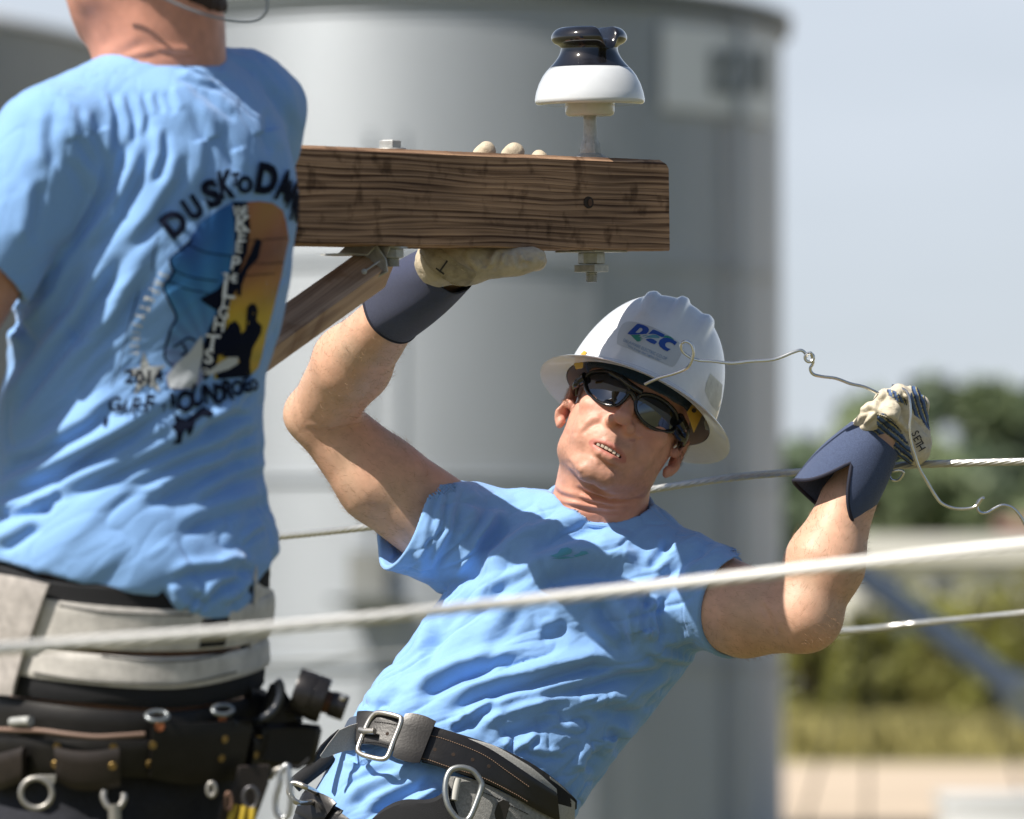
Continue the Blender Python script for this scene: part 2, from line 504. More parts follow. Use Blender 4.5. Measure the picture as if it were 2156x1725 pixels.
def ribbon(name, top, bot, bvh, off, thick, m, parent, fallback, n=60, k=8, wrap=0.03, round_=0.35, smooth=3):
    """a strap lying on a body: its two edges are given in reference pixels, its depth comes from the body"""
    A = spline(top, 12); B = spline(bot, 12)
    def res(Q):
        s = np.concatenate([[0], np.cumsum(np.linalg.norm(np.diff(Q, axis=0), axis=1))]); u = np.linspace(0, s[-1], n)
        return np.stack([np.interp(u, s, Q[:, i]) for i in range(2)], 1)
    A = res(A); B = res(B)
    G = np.zeros((n, k, 3)); N = np.zeros((n, k, 3))
    for i in range(n):
        for j in range(k):
            q = A[i] + (B[i] - A[i]) * j / (k - 1)
            p, nn = shoot(bvh, q[0], q[1], fallback=fallback)
            if nn @ (CAM - p) < 0 and abs(nn @ FW) > 0.2: nn = -nn
            G[i, j] = p; N[i, j] = nn
    for _ in range(smooth):
        G[1:-1] = (G[:-2] + 2 * G[1:-1] + G[2:]) / 4; N[1:-1] = (N[:-2] + 2 * N[1:-1] + N[2:]) / 4
        G[:, 1:-1] = (G[:, :-2] + 2 * G[:, 1:-1] + G[:, 2:]) / 4
        N[:] = N.mean(1, keepdims=True) * 0.3 + N * 0.7
    N /= np.linalg.norm(N, axis=2)[:, :, None] + 1e-9
    V = []; ring = []
    for i in range(n):
        row = []
        for j in range(k):
            e = min(j, k - 1 - j); t = thick * (1 - round_ if e == 0 else 1)
            row.append(G[i, j] + N[i, j] * (off + t))
        for j in range(k - 1, -1, -1): row.append(G[i, j] + N[i, j] * off)
        V += row
    m2 = 2 * k; F = []
    for i in range(n - 1):
        for j in range(m2):
            q = (j + 1) % m2; F.append((i * m2 + j, (i + 1) * m2 + j, (i + 1) * m2 + q, i * m2 + q))
    F.append(tuple(range(m2))); F.append(tuple(range((n - 1) * m2 + m2 - 1, (n - 1) * m2 - 1, -1)))
    V = np.array(V)
    c = np.cross(V[F[0][1]] - V[F[0][0]], V[F[0][2]] - V[F[0][0]])
    mid = (n // 2) * m2 + k // 2
    f = (n // 2) * m2 + k // 2; ff = F[f]
    if np.cross(V[ff[1]] - V[ff[0]], V[ff[2]] - V[ff[0]]) @ N[n // 2, k // 2] < 0: F = [t[::-1] for t in F]
    ob = mesh_np(name, V, F, m, parent, True, 40)
    return ob, bvh_of(V, [t for t in F if len(t) == 4])
# ================================================================== the ground and far things
def G(px, D):                       # ground point seen in column px at distance D
    return np.array([(px - 1078) * K * D, D, 0.0])
def Hz(py, D): return float(W(1078, py, D / FW[1])[2])

M_sand = mat('sand', (0.50, 0.41, 0.31), 0.95, noise=0.25, nscale=0.08)
M_grass = mat('dry_grass', (0.13, 0.12, 0.05), 0.95, noise=0.4, nscale=0.03)
def sheet(name, x0, x1, y0, y1, z, m, n=24, wob=0.0):
    xs = np.linspace(x0, x1, n); V = []; F = []
    for i, x in enumerate(xs):
        a = wob * math.sin(i * 1.7) ; b = wob * math.sin(i * 2.3 + 1)
        V += [(x, y0 + a, z), (x, y1 + b, z)]
    for i in range(n - 1): F.append((2 * i, 2 * i + 2, 2 * i + 3, 2 * i + 1))
    o = mesh_np(name, V, F, m, None, False); tag(o, kind='structure'); return o
sheet('ground', -1500, 1500, -1500, 3000, 0.0, M_grass)
sheet('field', -900, 900, 112, 1500, 0.002, mat('field_grass', (0.23, 0.21, 0.07), 0.95, noise=0.4, nscale=0.03), 24, 0.0)
sheet('gravel_yard', 3, 260, 66, 116, 0.004, M_sand, 60, 2.0)
sheet('dirt_track', 10, 190, 170, 186, 0.004, mat('dirt', (0.4, 0.27, 0.2), 0.95, noise=0.3, nscale=0.05), 30, 1.5)

M_steel = mat('galvanised_sheet', (0.41, 0.445, 0.485), 0.46, metal=0.6, noise=0.10, nscale=0.6, stretch=(1, 1, 0.25))
M_steel_dark = mat('dark_steel', (0.16, 0.18, 0.19), 0.6, metal=0.4, noise=0.1, nscale=2)
def bin_body(cx, cy, r, h, name, parent, mt, seams=9):
    prof = []; nring = int(h / 0.010)
    for i in range(nring + 1):
        z = h * i / nring
        prof.append((r + 0.0045 * math.sin(2 * math.pi * i / 8), z))
    return make(name, lathe((cx, cy, 0), (0, 0, 1), prof, 128), mt, parent, True, 60)

DS = 60.0
tcx = (945 - 1078) * K * DS; tr = 702 * K * DS; th = Hz(62, DS)
silo = thing('storage_tank', (tcx, DS, 0), 'large round galvanised steel tank with a white numbered panel, filling the middle of the background', 'storage tank')
bin_body(tcx, DS, tr, th, 'wall', silo, M_steel)
make('rim', lathe((tcx, DS, th - 0.06), (0, 0, 1), [(tr + 0.02, 0), (tr + 0.10, 0.0), (tr + 0.10, 0.16), (tr - 0.05, 0.16)], 128), M_steel_dark, silo, True, 30)
make('roof', lathe((tcx, DS, th + 0.08), (0, 0, 1), [(tr + 0.12, 0), (tr + 0.12, 0.03), (0.5, tr * 0.32), (0.5, tr * 0.32 + 0.3), (0.0, tr * 0.32 + 0.35)], 96), mat('roof_sheet', (0.7, 0.72, 0.74), 0.4, metal=0.4), silo, True, 30)
def on_tank(px, z, out=0.0):       # angle on the tank wall seen in column px (near side)
    # ray in plan from the camera
    dx = (px - 1078) * K; a = dx * dx + 1; b = -2 * (dx * tcx + DS); c = tcx ** 2 + DS ** 2 - (tr + out) ** 2
    disc = max(b * b - 4 * a * c, 0); t = (-b - math.sqrt(disc)) / (2 * a)
    return np.array([dx * t, t, z])
def tank_patch(name, px0, px1, py0, py1, out, m, parent, th_=0.03, n=24):
    V = []; F = []
    a0 = on_tank(px0, 0, out); a1 = on_tank(px1, 0, out)
    t0 = math.atan2(a0[1] - DS, a0[0] - tcx); t1 = math.atan2(a1[1] - DS, a1[0] - tcx)
    for i in range(n + 1):
        t = t0 + (t1 - t0) * i / n; dmid = DS - tr * 0.6
        for rr in (tr + out, tr + out + th_):
            for z in (Hz(py1, dmid), Hz(py0, dmid)):
                V.append((tcx + (rr + 0.02) * math.cos(t), DS + rr * math.sin(t), z))
    for i in range(n):
        o, p = i * 4, i * 4 + 4
        F += [(o + 2, p + 2, p + 3, o + 3), (o, o + 1, p + 1, p), (o + 1, o + 3, p + 3, p + 1), (o, p, p + 2, o + 2)]
    F += [(0, 2, 3, 1), (n * 4, n * 4 + 1, n * 4 + 3, n * 4 + 2)]
    return mesh_np(name, V, F, m, parent, False)
pan = tank_patch('number_panel', 1392, 1628, 62, 240, 0.03, mat('white_panel', (0.82, 0.86, 0.90), 0.5), silo)
# dark figures on the panel
shp = [glyph(ch, x, 152, 96, wf, 0, 0.07) for ch, x, wf in (('1', 1508, 0.9), ('2', 1543, 0.62), ('0', 1578, 0.5), ('1', 1606, 0.7))]
pb = bvh_of([v.co[:] for v in pan.data.vertices], [p.vertices[:] for p in pan.data.polygons])
decal('numerals', shp, pb, 0.02, mat('sign_black', (0.20, 0.23, 0.25), 0.6), pan, 12)
# hatch, ladder run and hoop pipe on the tank
ht = on_tank(780, 1.0, 0.05)
hz0 = Hz(1215, DS - tr)
tank_patch('hatch', 742, 818, 1170, 1262, 0.04, mat('hatch_grey', (0.23, 0.24, 0.23), 0.7, noise=0.3, nscale=1.5), silo, 0.12)
tank_patch('hatch_step', 725, 860, 1262, 1274, 0.04, M_steel_dark, silo, 0.5)
for px in (1562,):
    p = on_tank(px, 0, 0.12)
    make('downpipe', tube([p + [0, 0, 0.1], p + [0, 0, th * 0.5], p + [0, 0, th - 0.1]], 0.05, 12), M_steel, silo)
for px, wd in ((1240, 9), (770, 10), (840, 8)):
    tank_patch('seam', px, px + wd, 300, 1740, 0.012, M_steel, silo, 0.02, 3)
for py in (560, 1010, 1400):
    tank_patch('stiffener_ring', 300, 1636, py, py + 7, 0.012, M_steel, silo, 0.035, 64)

D2 = 74.0
t2r = 6.0; t2x = (232 - 1078) * K * D2 - t2r; h2 = Hz(58, D2 - 3)
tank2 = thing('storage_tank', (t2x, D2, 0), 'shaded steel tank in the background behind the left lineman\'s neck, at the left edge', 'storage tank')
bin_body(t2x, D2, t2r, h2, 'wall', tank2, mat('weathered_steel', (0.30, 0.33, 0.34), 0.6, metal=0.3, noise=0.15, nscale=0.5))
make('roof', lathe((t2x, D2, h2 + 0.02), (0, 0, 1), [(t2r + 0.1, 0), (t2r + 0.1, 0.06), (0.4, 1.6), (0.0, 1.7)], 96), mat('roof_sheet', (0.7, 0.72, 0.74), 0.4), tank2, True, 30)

# far building
DB = 300.0
def slab(name, px0, px1, py0, py1, D, dep, m, parent):
    x0, x1 = (px0 - 1078) * K * D, (px1 - 1078) * K * D; z0, z1 = max(0, Hz(py1, D)), Hz(py0, D)
    return make(name, box(((x0 + x1) / 2, D + dep / 2, (z0 + z1) / 2), (1, 0, 0), (0, 1, 0), (0, 0, 1), (x1 - x0) / 2, dep / 2, (z1 - z0) / 2), m, parent, False)
bld = thing('farm_building', ((2000 - 1078) * K * DB, DB, 0), 'long low white farm building with a pale roof between the tree line and the hedge', 'building')
slab('wall', 1790, 2420, 1178, 1460, DB, 14, mat('white_wall', (0.66, 0.66, 0.63), 0.7, noise=0.15, nscale=0.2), bld)
slab('roof', 1775, 2440, 1128, 1178, DB - 0.6, 16, mat('pale_roof', (0.72, 0.72, 0.70), 0.6), bld)
for x in (1850, 1960, 2070, 2190, 2300):
    slab('door_opening', x, x + 46, 1215, 1400, DB - 0.15, 0.3, mat('opening', (0.10, 0.11, 0.12), 0.6), bld)
red = thing('barn', ((2135 - 1078) * K * 345, 345, 0), 'small dull red barn roof showing above the white building at the right edge', 'building')
slab('wall', 2105, 2260, 1115, 1450, 345, 12, mat('barn_red', (0.36, 0.17, 0.15), 0.8), red)
slab('roof', 2098, 2266, 1092, 1116, 344, 14, mat('barn_roof', (0.42, 0.25, 0.23), 0.8), red)

# trees: trunk with limbs, crown of leaf cards spread over clumps
def tree(name, px, D, py_top, width_px, label, cat, group, leafm, nl=2600, seed=0, crown_bottom=0.22, leaf=None, conical=0.0):
    r = np.random.RandomState(seed)
    base = G(px, D); H = Hz(py_top, D); R = width_px * K * D / 2
    t = thing(name, base, label, cat, group)
    mt = mat('bark', (0.13, 0.10, 0.075), 0.9, noise=0.3, nscale=4)
    parts = [tube([base, base + [0.1 * R * r.randn() * .3, 0, H * 0.4], base + [0.05 * R, 0, H * 0.85]], [H * 0.022 + .06, H * 0.015 + .04, 0.04], 8)]
    for i in range(7):
        a = r.rand() * 6.28; z0 = H * (crown_bottom + 0.4 * r.rand()); e = base + [R * .7 * math.cos(a), R * .7 * math.sin(a), z0 + H * 0.22]
        s = base + [0, 0, z0]; parts.append(tube([s, (s + e) / 2 + [0, 0, -0.02 * H], e], [H * 0.008 + .02, H * 0.006 + .015, 0.02], 6))
    make('trunk', join(*parts), mt, t)
    nc = 26; C = []
    for i in range(nc):
        a = r.rand() * 6.28; u = r.rand(); z = crown_bottom + (1 - crown_bottom) * (0.12 + 0.80 * u)
        prof = math.sin(math.pi * min(1, (0.18 + 0.75 * u))) ** 0.7 * (1 - conical * u)
        rad = R * prof * (0.25 + 0.75 * math.sqrt(r.rand()))
        C.append((base[0] + rad * math.cos(a), base[1] + rad * math.sin(a), H * z, R * (0.20 + 0.22 * r.rand())))
    C = np.array(C); C[:, 2] = np.minimum(C[:, 2], H - C[:, 3] * 0.7)
    k = r.randint(0, nc, nl); d = r.randn(nl, 3); d /= np.linalg.norm(d, axis=1)[:, None]
    p = C[k, :3] + d * (C[k, 3] * (0.55 + 0.5 * r.rand(nl)))[:, None]; p[:, 2] = np.maximum(p[:, 2], 0.1)
    L = (leaf or (0.045 * R + 0.10)); a = r.randn(nl, 3); a /= np.linalg.norm(a, axis=1)[:, None]
    b = np.cross(a, d + 0.4 * r.randn(nl, 3)); b /= np.linalg.norm(b, axis=1)[:, None]; l = (L * (0.6 + 0.8 * r.rand(nl)))[:, None]
    V = np.concatenate([p - a * l, p - b * l * .6, p + a * l, p + b * l * .6]); n = np.arange(nl)
    o = mesh_np('crown', V, np.stack([n, n + nl, n + 2 * nl, n + 3 * nl], 1), leafm, t, False)
    return t
L1 = mat('leaf_dark', (0.12, 0.17, 0.10), 0.6, noise=0.4, nscale=0.25)  # far leaf greens lightened to carry the distance haze in their colour
L2 = mat('leaf_mid', (0.17, 0.22, 0.115), 0.6, noise=0.4, nscale=0.25)
L3 = mat('leaf_olive', (0.22, 0.225, 0.045), 0.65, noise=0.45, nscale=0.5)
far = [(1745, 372, 900, 210, L1, 'narrow dark tree just right of the tank'), (1865, 362, 850, 250, L2, 'mid green tree behind the raised glove'),
       (1975, 380, 775, 300, L1, 'tallest dark tree behind the raised glove'), (2105, 366, 800, 270, L2, 'broad tree crown at the right edge of the photo'),
       (2225, 380, 790, 280, L1, 'dark tree at the right edge, partly out of the photo'), (1790, 350, 985, 230, L1, 'low dark tree below the cuff of the raised glove'),
       (1935, 348, 930, 250, L2, 'lower tree in front of the tallest tree'), (2060, 352, 960, 260, L1, 'low dark tree above the white building'),
       (1690, 355, 945, 150, L1, 'small dark tree at the edge of the tank'), (2170, 350, 985, 230, L2, 'low green tree beside the red barn')]
for i, (px, D, pt, wd, lm, lb) in enumerate(far):
    tree('tree', px, D, pt, wd * 1.3, lb, 'tree', 'far tree line', lm, 4600, 11 + i, 0.06, 1.0)
shr = [(1700, 178, 1300, 190, 'olive bush beside the tank'), (1830, 171, 1262, 200, 'yellow green bush below the elbow'),
       (1950, 182, 1238, 200, 'rounded olive bush in the middle of the hedge'), (2060, 174, 1215, 200, 'tall olive bush behind the grey pipe'),
       (2165, 180, 1200, 220, 'olive bush at the right edge of the photo'), (1760, 190, 1340, 180, 'low dark bush by the tank'),
       (2010, 192, 1290, 210, 'low bush behind the pipe'), (1885, 190, 1330, 180, 'low bush under the raised elbow'), (2110, 168, 1330, 150, 'short bush at the pipe foot')]
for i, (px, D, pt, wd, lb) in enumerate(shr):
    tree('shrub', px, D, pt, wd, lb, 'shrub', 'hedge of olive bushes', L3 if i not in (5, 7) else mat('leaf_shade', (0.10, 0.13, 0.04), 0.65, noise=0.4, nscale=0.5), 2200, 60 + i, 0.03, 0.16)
# low weeds: stuff
r = np.random.RandomState(5); nl = 9000
px = r.uniform(1640, 2400, nl); D = r.uniform(118, 168, nl); p = np.stack([(px - 1078) * K * D, D, r.rand(nl) * 0.5 + 0.05], 1)
l = (0.12 + 0.2 * r.rand(nl))[:, None]; a = r.randn(nl, 3) * [0.4, 0.4, 0.2]; V = np.concatenate([p + [0, 0, 0] - a * l, p + a * l, p + a * l * .3 + [0, 0, 0.4]])
n = np.arange(nl); o = mesh_np('weeds', V, np.stack([n, n + nl, n + 2 * nl], 1), mat('weed', (0.30, 0.27, 0.10), 0.9, noise=0.4, nscale=0.1), None, False)
tag(o, kind='stuff', label='rough dry weeds beyond the gravel yard', cat='weeds')

# grain auger pipe, stored diagonal
DP = 62.0
aug = thing('auger_pipe', W(2140, 1500, DP), 'grey blue steel auger pipe slanting down to the right in front of the hedge', 'pipe')
pa, pb_ = W(1800, 1200, DP + 2), W(2150, 1462, DP - 2)
make('tube', tube([pa + (pb_ - pa) * t for t in np.linspace(0, 1, 12)], 0.15, 24), mat('auger_blue', (0.52, 0.57, 0.61), 0.6, metal=0.1, noise=0.15, nscale=1), aug)
make('hopper', lathe(pb_, pb_ - pa, [(0.17, -0.2), (0.2, -0.2), (0.26, 0.25), (0.24, 0.25)], 24), mat('auger_blue', (0, 0, 0)), aug)
make('leg', join(tube([pb_ + (pa - pb_) * .2, pb_ * [1, 1, 0] + [0.9, 0, 0]], 0.02, 8), tube([pb_ + (pa - pb_) * .2, pb_ * [1, 1, 0] + [0.2, 0.9, 0]], 0.02, 8)), M_steel_dark, aug)
make('leg', join(tube([pa + (pb_ - pa) * .1, pa * [1, 1, 0] + [-0.6, 0, 0]], 0.02, 8), tube([pa + (pb_ - pa) * .1, pa * [1, 1, 0] + [0.2, 1.2, 0]], 0.02, 8)), M_steel_dark, aug)
# white parked trailer lid low at the right
dt = 48.0; b0 = W(2100, 1745, dt)
tl = thing('utility_trailer', (b0[0], b0[1], 0), 'low white covered trailer on the gravel at the bottom right corner', 'trailer')
make('body', box((b0[0], b0[1] + 0.6, 0.42), (1, 0, 0), (0, 1, 0), (0, 0, 1), 0.42, 0.7, 0.18, 0.05), mat('white_paint', (0.75, 0.76, 0.77), 0.35, coat=0.3), tl)
make('lid', box((b0[0], b0[1] + 0.6, 0.64), (1, 0, 0), (0, 1, 0), (0, 0, 1), 0.44, 0.72, 0.05, 0.03), mat('white_paint', (0, 0, 0)), tl)
for sx in (-1, 1):
    make('wheel', lathe((b0[0] + sx * 0.40, b0[1] + 0.6, 0.19), (sx, 0, 0), [(0.0, 0), (0.19, 0), (0.19, 0.09), (0.0, 0.09)], 24), mat('tyre', (0.02, 0.02, 0.02), 0.8), tl)
# ================================================================== crossarm, brace, insulator, wires
F7 = Frame(7.0); U = F7.s
P0 = W(0, 502, 6.10); P1 = W(1410, 528, 7.15); Q1 = W(1409, 337, 7.15)
ax = P1 - P0; alen = np.linalg.norm(ax); ax /= alen
uz = Q1 - P1; bh = np.linalg.norm(uz); uz -= (uz @ ax) * ax; uz /= np.linalg.norm(uz)
nf = np.cross(ax, uz); 
if nf @ (CAM - P1) < 0: nf = -nf      # face normal towards the viewer
BD = 0.090
P0 = P0 - ax * 0.35; alen += 0.35
def bp(px, up=0.0, back=0.0):         # point on the arm: column px on its lower front edge, height up, set back
    lo, hi = 0.0, alen
    for _ in range(40):
        m = (lo + hi) / 2; q = P0 + ax * m - CAM; X = (q @ RT) / (q @ FW) / K + 1078
        if X < px: lo = m
        else: hi = m
    return P0 + ax * lo + uz * up - nf * back

def wood(name, base, dark, sc=1.0, grain=150, stain=0.5):
    m = bpy.data.materials.new(name); m.use_nodes = True; t = m.node_tree; b = t.nodes['Principled BSDF']; b.inputs['Roughness'].default_value = 0.85
    b.inputs['Specular IOR Level'].default_value = 0.25
    N = lambda k, **kw: [n := t.nodes.new(k), [setattr(n, a, v) for a, v in kw.items()]][0]
    tc_ = N('ShaderNodeTexCoord')
    m1 = N('ShaderNodeMapping'); m1.inputs['Scale'].default_value = (2.6 * sc, 14 * sc, 16 * sc)
    n1 = N('ShaderNodeTexNoise'); n1.inputs['Scale'].default_value = 1.0; n1.inputs['Detail'].default_value = 2
    add = N('ShaderNodeVectorMath', operation='MULTIPLY_ADD'); add.inputs[1].default_value = (0, 0.022, 0.022)
    wv = N('ShaderNodeTexWave', wave_type='BANDS', bands_direction='Z', wave_profile='SAW'); wv.inputs['Scale'].default_value = grain * sc / 3.14 / 2 * 3.14 / 3
    wv.inputs['Distortion'].default_value = 0.8; wv.inputs['Detail'].default_value = 3; wv.inputs['Detail Scale'].default_value = 0.4
    t.links.new(tc_.outputs['Object'], m1.inputs[0]); t.links.new(m1.outputs[0], n1.inputs['Vector'])
    t.links.new(n1.outputs['Color'], add.inputs[0]); t.links.new(tc_.outputs['Object'], add.inputs[2])
    mpw = N('ShaderNodeMapping'); mpw.inputs['Scale'].default_value = (0.06, 0.35, 1); t.links.new(add.outputs[0], mpw.inputs[0]); t.links.new(mpw.outputs[0], wv.inputs['Vector'])
    m2 = N('ShaderNodeMapping'); m2.inputs['Scale'].default_value = (4.5 * sc, 30, 340 * sc); n2 = N('ShaderNodeTexNoise'); n2.inputs['Scale'].default_value = 1; n2.inputs['Detail'].default_value = 5
    t.links.new(add.outputs[0], m2.inputs[0]); t.links.new(m2.outputs[0], n2.inputs['Vector'])
    m3 = N('ShaderNodeMapping'); m3.inputs['Scale'].default_value = (26, 8, 26); n3 = N('ShaderNodeTexNoise'); n3.inputs['Scale'].default_value = 1; n3.inputs['Detail'].default_value = 4
    t.links.new(tc_.outputs['Object'], m3.inputs[0]); t.links.new(m3.outputs[0], n3.inputs['Vector'])
    m4 = N('ShaderNodeMapping'); m4.inputs['Scale'].default_value = (5, 9, 14); n4 = N('ShaderNodeTexNoise'); n4.inputs['Scale'].default_value = 1; n4.inputs['Detail'].default_value = 3
    t.links.new(tc_.outputs['Object'], m4.inputs[0]); t.links.new(m4.outputs[0], n4.inputs['Vector'])
    a = N('ShaderNodeMath', operation='MULTIPLY_ADD'); a.inputs[1].default_value = 0.30; t.links.new(wv.outputs['Fac'], a.inputs[0])
    sc2 = N('ShaderNodeMath', operation='MULTIPLY'); sc2.inputs[1].default_value = 0.95; t.links.new(n2.outputs['Fac'], sc2.inputs[0]); t.links.new(sc2.outputs[0], a.inputs[2])
    r = N('ShaderNodeValToRGB'); e = r.color_ramp.elements; e[0].position = 0.44; e[0].color = tuple(base) + (1,); e[1].position = 0.82; e[1].color = tuple(dark) + (1,)
    mid = e.new(0.6); mid.color = tuple(np.array(base) * 0.62 + np.array(dark) * 0.38) + (1,)
    t.links.new(a.outputs[0], r.inputs[0])
    r3 = N('ShaderNodeValToRGB'); r3.color_ramp.elements[0].position = 0.55; r3.color_ramp.elements[0].color = (1, 1, 1, 1); r3.color_ramp.elements[1].position = 0.66; k = 1 - stain; r3.color_ramp.elements[1].color = (k, k * .92, k * .85, 1)
    t.links.new(n3.outputs['Fac'], r3.inputs[0])
    r4 = N('ShaderNodeValToRGB'); r4.color_ramp.elements[0].position = 0.35; r4.color_ramp.elements[0].color = (.72, .70, .68, 1); r4.color_ramp.elements[1].position = 0.65; r4.color_ramp.elements[1].color = (1.12, 1.08, 1.02, 1)
    t.links.new(n4.outputs['Fac'], r4.inputs[0])
    x1 = N('ShaderNodeMix', data_type='RGBA', blend_type='MULTIPLY'); x1.inputs[0].default_value = 1; t.links.new(r.outputs[0], x1.inputs[6]); t.links.new(r3.outputs[0], x1.inputs[7])
    x2 = N('ShaderNodeMix', data_type='RGBA', blend_type='MULTIPLY'); x2.inputs[0].default_value = 1; t.links.new(x1.outputs[2], x2.inputs[6]); t.links.new(r4.outputs[0], x2.inputs[7])
    t.links.new(x2.outputs[2], b.inputs['Base Color'])
    bpn = N('ShaderNodeBump'); bpn.inputs['Strength'].default_value = 0.8; bpn.inputs['Distance'].default_value = 0.0012; bpn.invert = True
    t.links.new(a.outputs[0], bpn.inputs['Height']); t.links.new(bpn.outputs[0], b.inputs['Normal'])
    return m
M_beam = wood('crossarm_wood', (0.50, 0.32, 0.205), (0.085, 0.043, 0.026), 1.0, 250, 0.55)
M_strut = wood('brace_wood', (0.60, 0.43, 0.31), (0.33, 0.22, 0.155), 1.0, 90, 0.2)
M_galv = mat('galvanised', (0.46, 0.47, 0.46), 0.55, metal=0.45, noise=0.2, nscale=120, bump=0.3, bscale=400)
M_hole = mat('hole_shade', (0.03, 0.018, 0.012), 0.9)  # near-black that paints the shade inside holes left uncut
M_bright = mat('bright_steel', (0.62, 0.60, 0.56), 0.28, metal=0.9, noise=0.12, nscale=150)

Mb = Matrix(np.array([[*r_] for r_ in np.stack([ax, nf, uz], 1)]).tolist()).to_4x4()
arm = thing('crossarm', P0, 'weathered brown square timber crossarm with bolts, held up by the gloved hand', 'crossarm')
# timber: subdivided box with bevelled upper end, slight raggedness
nx = 700; hw = BD; prof = [(0, 0.001), (0.0015, 0), (hw - .0015, 0), (hw, .0015), (hw, bh - .004), (hw - .004, bh), (0.005, bh), (0.0012, bh - 0.003)]
prof = [(0, 0.0015), (0.0015, 0), (hw - .002, 0), (hw, .002), (hw, bh - .006), (hw - .006, bh), (0.006, bh), (0.0, bh - 0.005)]
pp = []
for i in range(len(prof)):
    a, b = np.array(prof[i]), np.array(prof[(i + 1) % len(prof)]); k = max(1, int(np.linalg.norm(b - a) / 0.004))
    for j in range(k): pp.append(a + (b - a) * j / k)
pp = np.array(pp); rs = np.random.RandomState(3); V = []; F = []
for i in range(nx + 1):
    x = alen * i / nx
    q = np.stack([np.full(len(pp), x), -pp[:, 0], pp[:, 1]], 1)
    nn = noise3(q * [1, 9, 9] + 5, 0.05, 4) * 0.0005 + noise3(q * [2, 1, 1], 0.006, 6) * 0.00022
    q[:, 2] += nn * np.where(pp[:, 1] < bh / 2, -1, 1) * (np.abs(pp[:, 1] - bh / 2) > bh * .47); q[:, 1] += nn * 0.6
    e = max(0, (x - (alen - 0.010)) / 0.010)       # chamfered top corner of the end
    q[:, 2] = np.minimum(q[:, 2], bh - 0.0115 * e * (e > 0))
    V.append(q)
V = np.concatenate(V); k = len(pp)
for i in range(nx):
    for j in range(k): F.append((i * k + j, (i + 1) * k + j, (i + 1) * k + (j + 1) % k, i * k + (j + 1) % k))
F.append(tuple(range(k))); F.append(tuple(range(nx * k + k - 1, nx * k - 1, -1)))
o = mesh_np('timber', V, F, M_beam, None, True, 30); o.matrix_world = Matrix.Translation(P0) @ Mb
o.parent = arm; o.matrix_parent_inverse = Matrix.Translation(-Vector(P0)); o.matrix_basis = Matrix.Translation(P0) @ Mb
# bolt hole: nothing is cut, a dark disc on the face paints its shade
bu = o
hc = bp(1240, 0.1 * 0.57, -0.0004)
def hole(c, r, name, parent, nrm, m=M_hole): make(name, lathe(c - nrm * 0.0005, nrm, [(0.0, 0.0006), (r * .97, 0.0006), (r, 0.0)], 32), m, parent)
VFh = lathe(bp(1240, 0.0575, -0.0006) - nf * 0.0005, nf, [(0.0, 0.0006), (.0072, 0.0006), (.0074, 0.0)], 32)
hc_ = bp(1240, 0.0575); VFh = ([v + ax * ((v - hc_) @ ax) * 0.45 for v in VFh[0]], VFh[1]); make('bolt_hole', VFh, M_hole, arm)
make('hole_wall', lathe(bp(1240, 0.0575, -0.0012) + ax * 0.0016 , nf, [(0.0, 0.0004), (0.0044, 0.0004), (0.0044, 0.0)], 24), mat('hole_wall_shade', (0.10, 0.05, 0.028), 0.9), arm)  # flat disc, its brown darkened for the shade inside the hole
def hexagon(c, axis, r, h, m, parent, name, top=0.0, rot=0.3):
    a, b, d = basis(axis); xd = a * math.cos(rot) + b * math.sin(rot)
    VF = lathe(c, axis, [(r * .93, 0), (r, 0.0012), (r, h - 0.0012), (r * .9, h)], 6, xd)
    return make(name, VF, m, parent, False)
# through bolt near the brace: head and washer on top, shank and nut below
mid = BD * 0.42
c = bp(878, bh + 0.0003, mid)
make('washer', lathe(c, uz, [(0.0185, 0), (0.019, 0.001), (0.0185, 0.0022), (0, 0.0022)], 32), M_galv, arm)
hexagon(c + uz * 0.0022, uz, 0.0135, 0.0095, M_galv, arm, 'bolt_head', rot=0.6)
# insulator pin hardware below the arm
cpin = bp(1290, 0, BD * 0.5); pj = lambda q: ((q - CAM) @ RT / ((q - CAM) @ FW) / K + 1078)
for _ in range(30): cpin = cpin - ax * ((pj(cpin) - 1245) * K * 7.1 * 0.8)
def thread(c, axis, r, h, name, m, parent):
    prof = []; n = int(h / 0.0011)
    for i in range(n + 1): prof.append((r * (1 if i % 2 else 0.88), h * i / n))
    prof.append((0.0, h)); return make(name, lathe(c, axis, prof, 20), m, parent)
cb = cpin
make('washer', box(cb - uz * 0.0014, ax, nf, uz, 0.036, 0.03, 0.0012, 0.0008), M_galv, arm, False)
hexagon(cb - uz * 0.0026, -uz, 0.0168, 0.0145, M_galv, arm, 'nut', rot=0.25)
make('lock_nut', box(cb - uz * 0.0225, ax, nf, uz, 0.0155, 0.0155, 0.0045, 0.001), M_galv, arm, False)
thread(cb - uz * 0.027, -uz, 0.0075, 0.0125, 'threaded_end', M_galv, arm)

